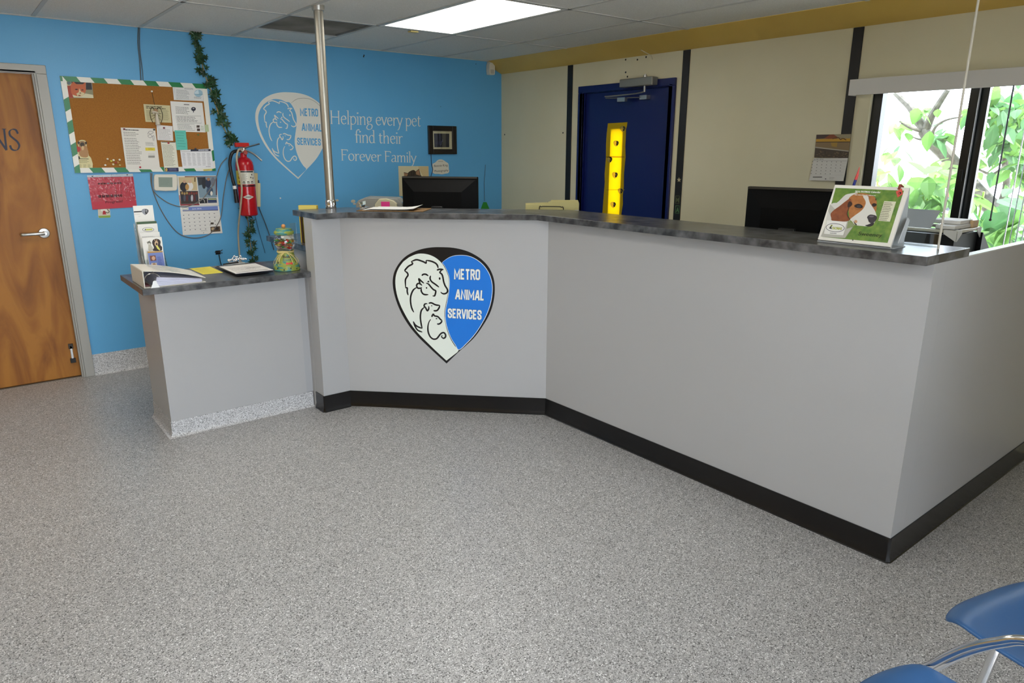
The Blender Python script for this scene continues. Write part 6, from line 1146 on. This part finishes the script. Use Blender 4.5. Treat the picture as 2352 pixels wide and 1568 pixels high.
br([(2300, 490, 2.2), (2295, 480, 2.2), (2304, 455, 2.2), (2312, 420, 2.2), (2308, 370, 2.15), (2312, 330, 2.1)], .035, .02); br([(2312, 340, 2.1), (2330, 300, 2.1), (2352, 270, 2.1)], .02, .012); br([(2312, 330, 2.1), (2290, 290, 2.0), (2270, 250, 2.0)], .016, .008); br([(2310, 380, 2.1), (2280, 400, 2.0), (2250, 390, 1.9), (2225, 380, 1.8)], .014, .006); br([(2225, 420, 1.8), (2235, 380, 1.7), (2245, 340, 1.7), (2250, 300, 1.7)], .012, .006)
b.build('trunk', tr)
def cloud(b, items, dx_=0):
    for u, v, su, sv, n, xa, xb, L, ms in items:
        for k in range(n): leaf(b, xw(rnd.gauss(u, su), rnd.gauss(v, sv), rnd.uniform(xa, xb) + dx_), L * rnd.uniform(.7, 1.25), rnd.choice(ms), rnd)
b = MB()
cloud(b, [(2330, 300, 26, 50, 150, 1.4, 2.6, .15, [M_leaf, M_leafd, M_leafd]), (2290, 240, 26, 20, 70, 1.4, 2.4, .14, [M_leaf, M_leafd]), (2240, 300, 12, 45, 24, 1.4, 2.2, .14, [M_leaf, M_leafl]), (2345, 380, 16, 30, 40, 1.5, 2.6, .15, [M_leafd, M_leaf]), (2250, 255, 10, 25, 12, 1.5, 2, .13, [M_leaf]),
          (2110, 250, 12, 12, 4, 1.6, 2, .14, [M_leaf]), (2062, 290, 14, 12, 7, 1.5, 2, .13, [M_leafl, M_leaf]), (2150, 245, 12, 8, 3, 1.6, 2, .13, [M_leaf]), (2160, 320, 14, 18, 11, 1.5, 2, .15, [M_leaf, M_leafd]), (2045, 345, 10, 10, 5, 1.5, 2, .14, [M_leafl, M_leaf]), (2070, 345, 6, 6, 2, 1.5, 2, .14, [M_leafd]), (2170, 380, 14, 14, 8, 1.5, 2, .14, [M_leafl, M_leaf])], .4)
b.build('foliage', tr, smooth=False)
sh = thing('shrub', (1.2, -4.1, -.12), 'bright green large-leaved shrub just outside the window', 'shrub')
b = MB()
for (u0, v0, u1, v1, x) in [(2090, 620, 2150, 400, 1.1), (2060, 620, 2045, 420, 1.2), (2150, 620, 2120, 440, 1.0), (2240, 640, 2260, 440, 1.1), (2300, 660, 2330, 500, 1.1), (2200, 640, 2190, 430, 1.2), (2030, 600, 2015, 400, 1.3)]: p0, p1 = xw(u0, v0, x), xw(u1, v1, x); b.tube(sm([(p0.x, p0.y, -.12), tuple(p0), tuple(p0.lerp(p1, .5) + Vector((.03, .03, 0))), tuple(p1)], 5), .007, ink('#7f9a4a'), 7)
b.build('stems', sh); b = MB()
cloud(b, [(2060, 450, 35, 30, 60, .8, 1.6, .17, [M_leafl, M_leaf, M_leaf]), (2120, 470, 32, 26, 46, .7, 1.4, .18, [M_leafl, M_leaf]), (2160, 420, 20, 26, 20, .8, 1.4, .17, [M_leafl, M_leaf]), (2280, 520, 32, 26, 40, .7, 1.5, .18, [M_leafl, M_leaf, M_leafd]), (2240, 450, 14, 24, 14, .8, 1.4, .16, [M_leaf, M_leafl]), (2330, 490, 20, 30, 26, .8, 1.5, .17, [M_leafd, M_leaf]), (2040, 410, 16, 14, 12, .8, 1.4, .16, [M_leaf, M_leafl]), (2110, 560, 60, 30, 60, .6, 1.4, .18, [M_leafl, M_leaf])], -.1)
b.build('leaves', sh, smooth=False)
def car(x, y, rot, col, label, s=1.0, suv=False):
    t = thing('car', (x, y, -.12), label, 'car'); Mx = T(x, y, -.12) @ RZ(rot) @ Matrix.Scale(s, 4); hh = 1.72 if suv else 1.45
    side = [(-2.2, .38), (2.2, .38), (2.25, .62), (2.15, .82), (1.3, .95), (.65, hh - .05), (.2, hh), (-1.4 if suv else -1.0, hh - .02), (-2.0 if suv else -1.6, 1.0), (-2.2, .92)]
    F_ = frame((0, 0, 0), (1, 0, 0), (0, 0, 1), (0, -1, 0)); b = MB(Mx); b.prism(side, -.85, .85, mat('car_' + col, col, .25, .2), F_); b.build('body', t, bevel=.06)
    b = MB(Mx); g_ = [(1.15, .97), (.6, hh - .12), (.2, hh - .07), (-1.3 if suv else -.95, hh - .09), (-1.8 if suv else -1.45, 1.0)]; b.prism(g_, -.856, -.851, mat('car_glass', '#3c454c', .1), F_); b.prism(g_, .851, .856, mat('car_glass'), F_); b.build('windows', t)
    for wx in (-1.35, 1.4):
        for wy in (-.78, .78): b = MB(Mx @ T(wx, wy, .33) @ RX(H90)); b.lathe([(0, -.1), (.2, -.105), (.33, -.09), (.34, 0), (.33, .09), (.2, .105), (0, .1)], mat('tyre', '#17181a', .6), 24); b.build('wheel', t)
    b = MB(Mx); b.box((-2.23, -.8, .72), (-2.17, -.5, .9), ink('#c02030', .2)); b.box((-2.23, .5, .72), (-2.17, .8, .9), ink('#c02030', .2)); b.build('tail_lights', t)
car(15.0, 3.0, .4, '#50565c', 'dark parked car glimpsed through the shrub left of the window bar', .95)
car(12.0, -.45, .38, '#b9bcc0', 'silver parked car behind the leaning trunk outside', 1, True)
car(20.5, 2.5, .4, '#c8202c', 'red parked car far outside behind the tree', 1, True)
car(6.6, -2.45, .4, '#d9dde2', 'white parked car outside, nearest to the window blinds', .9)
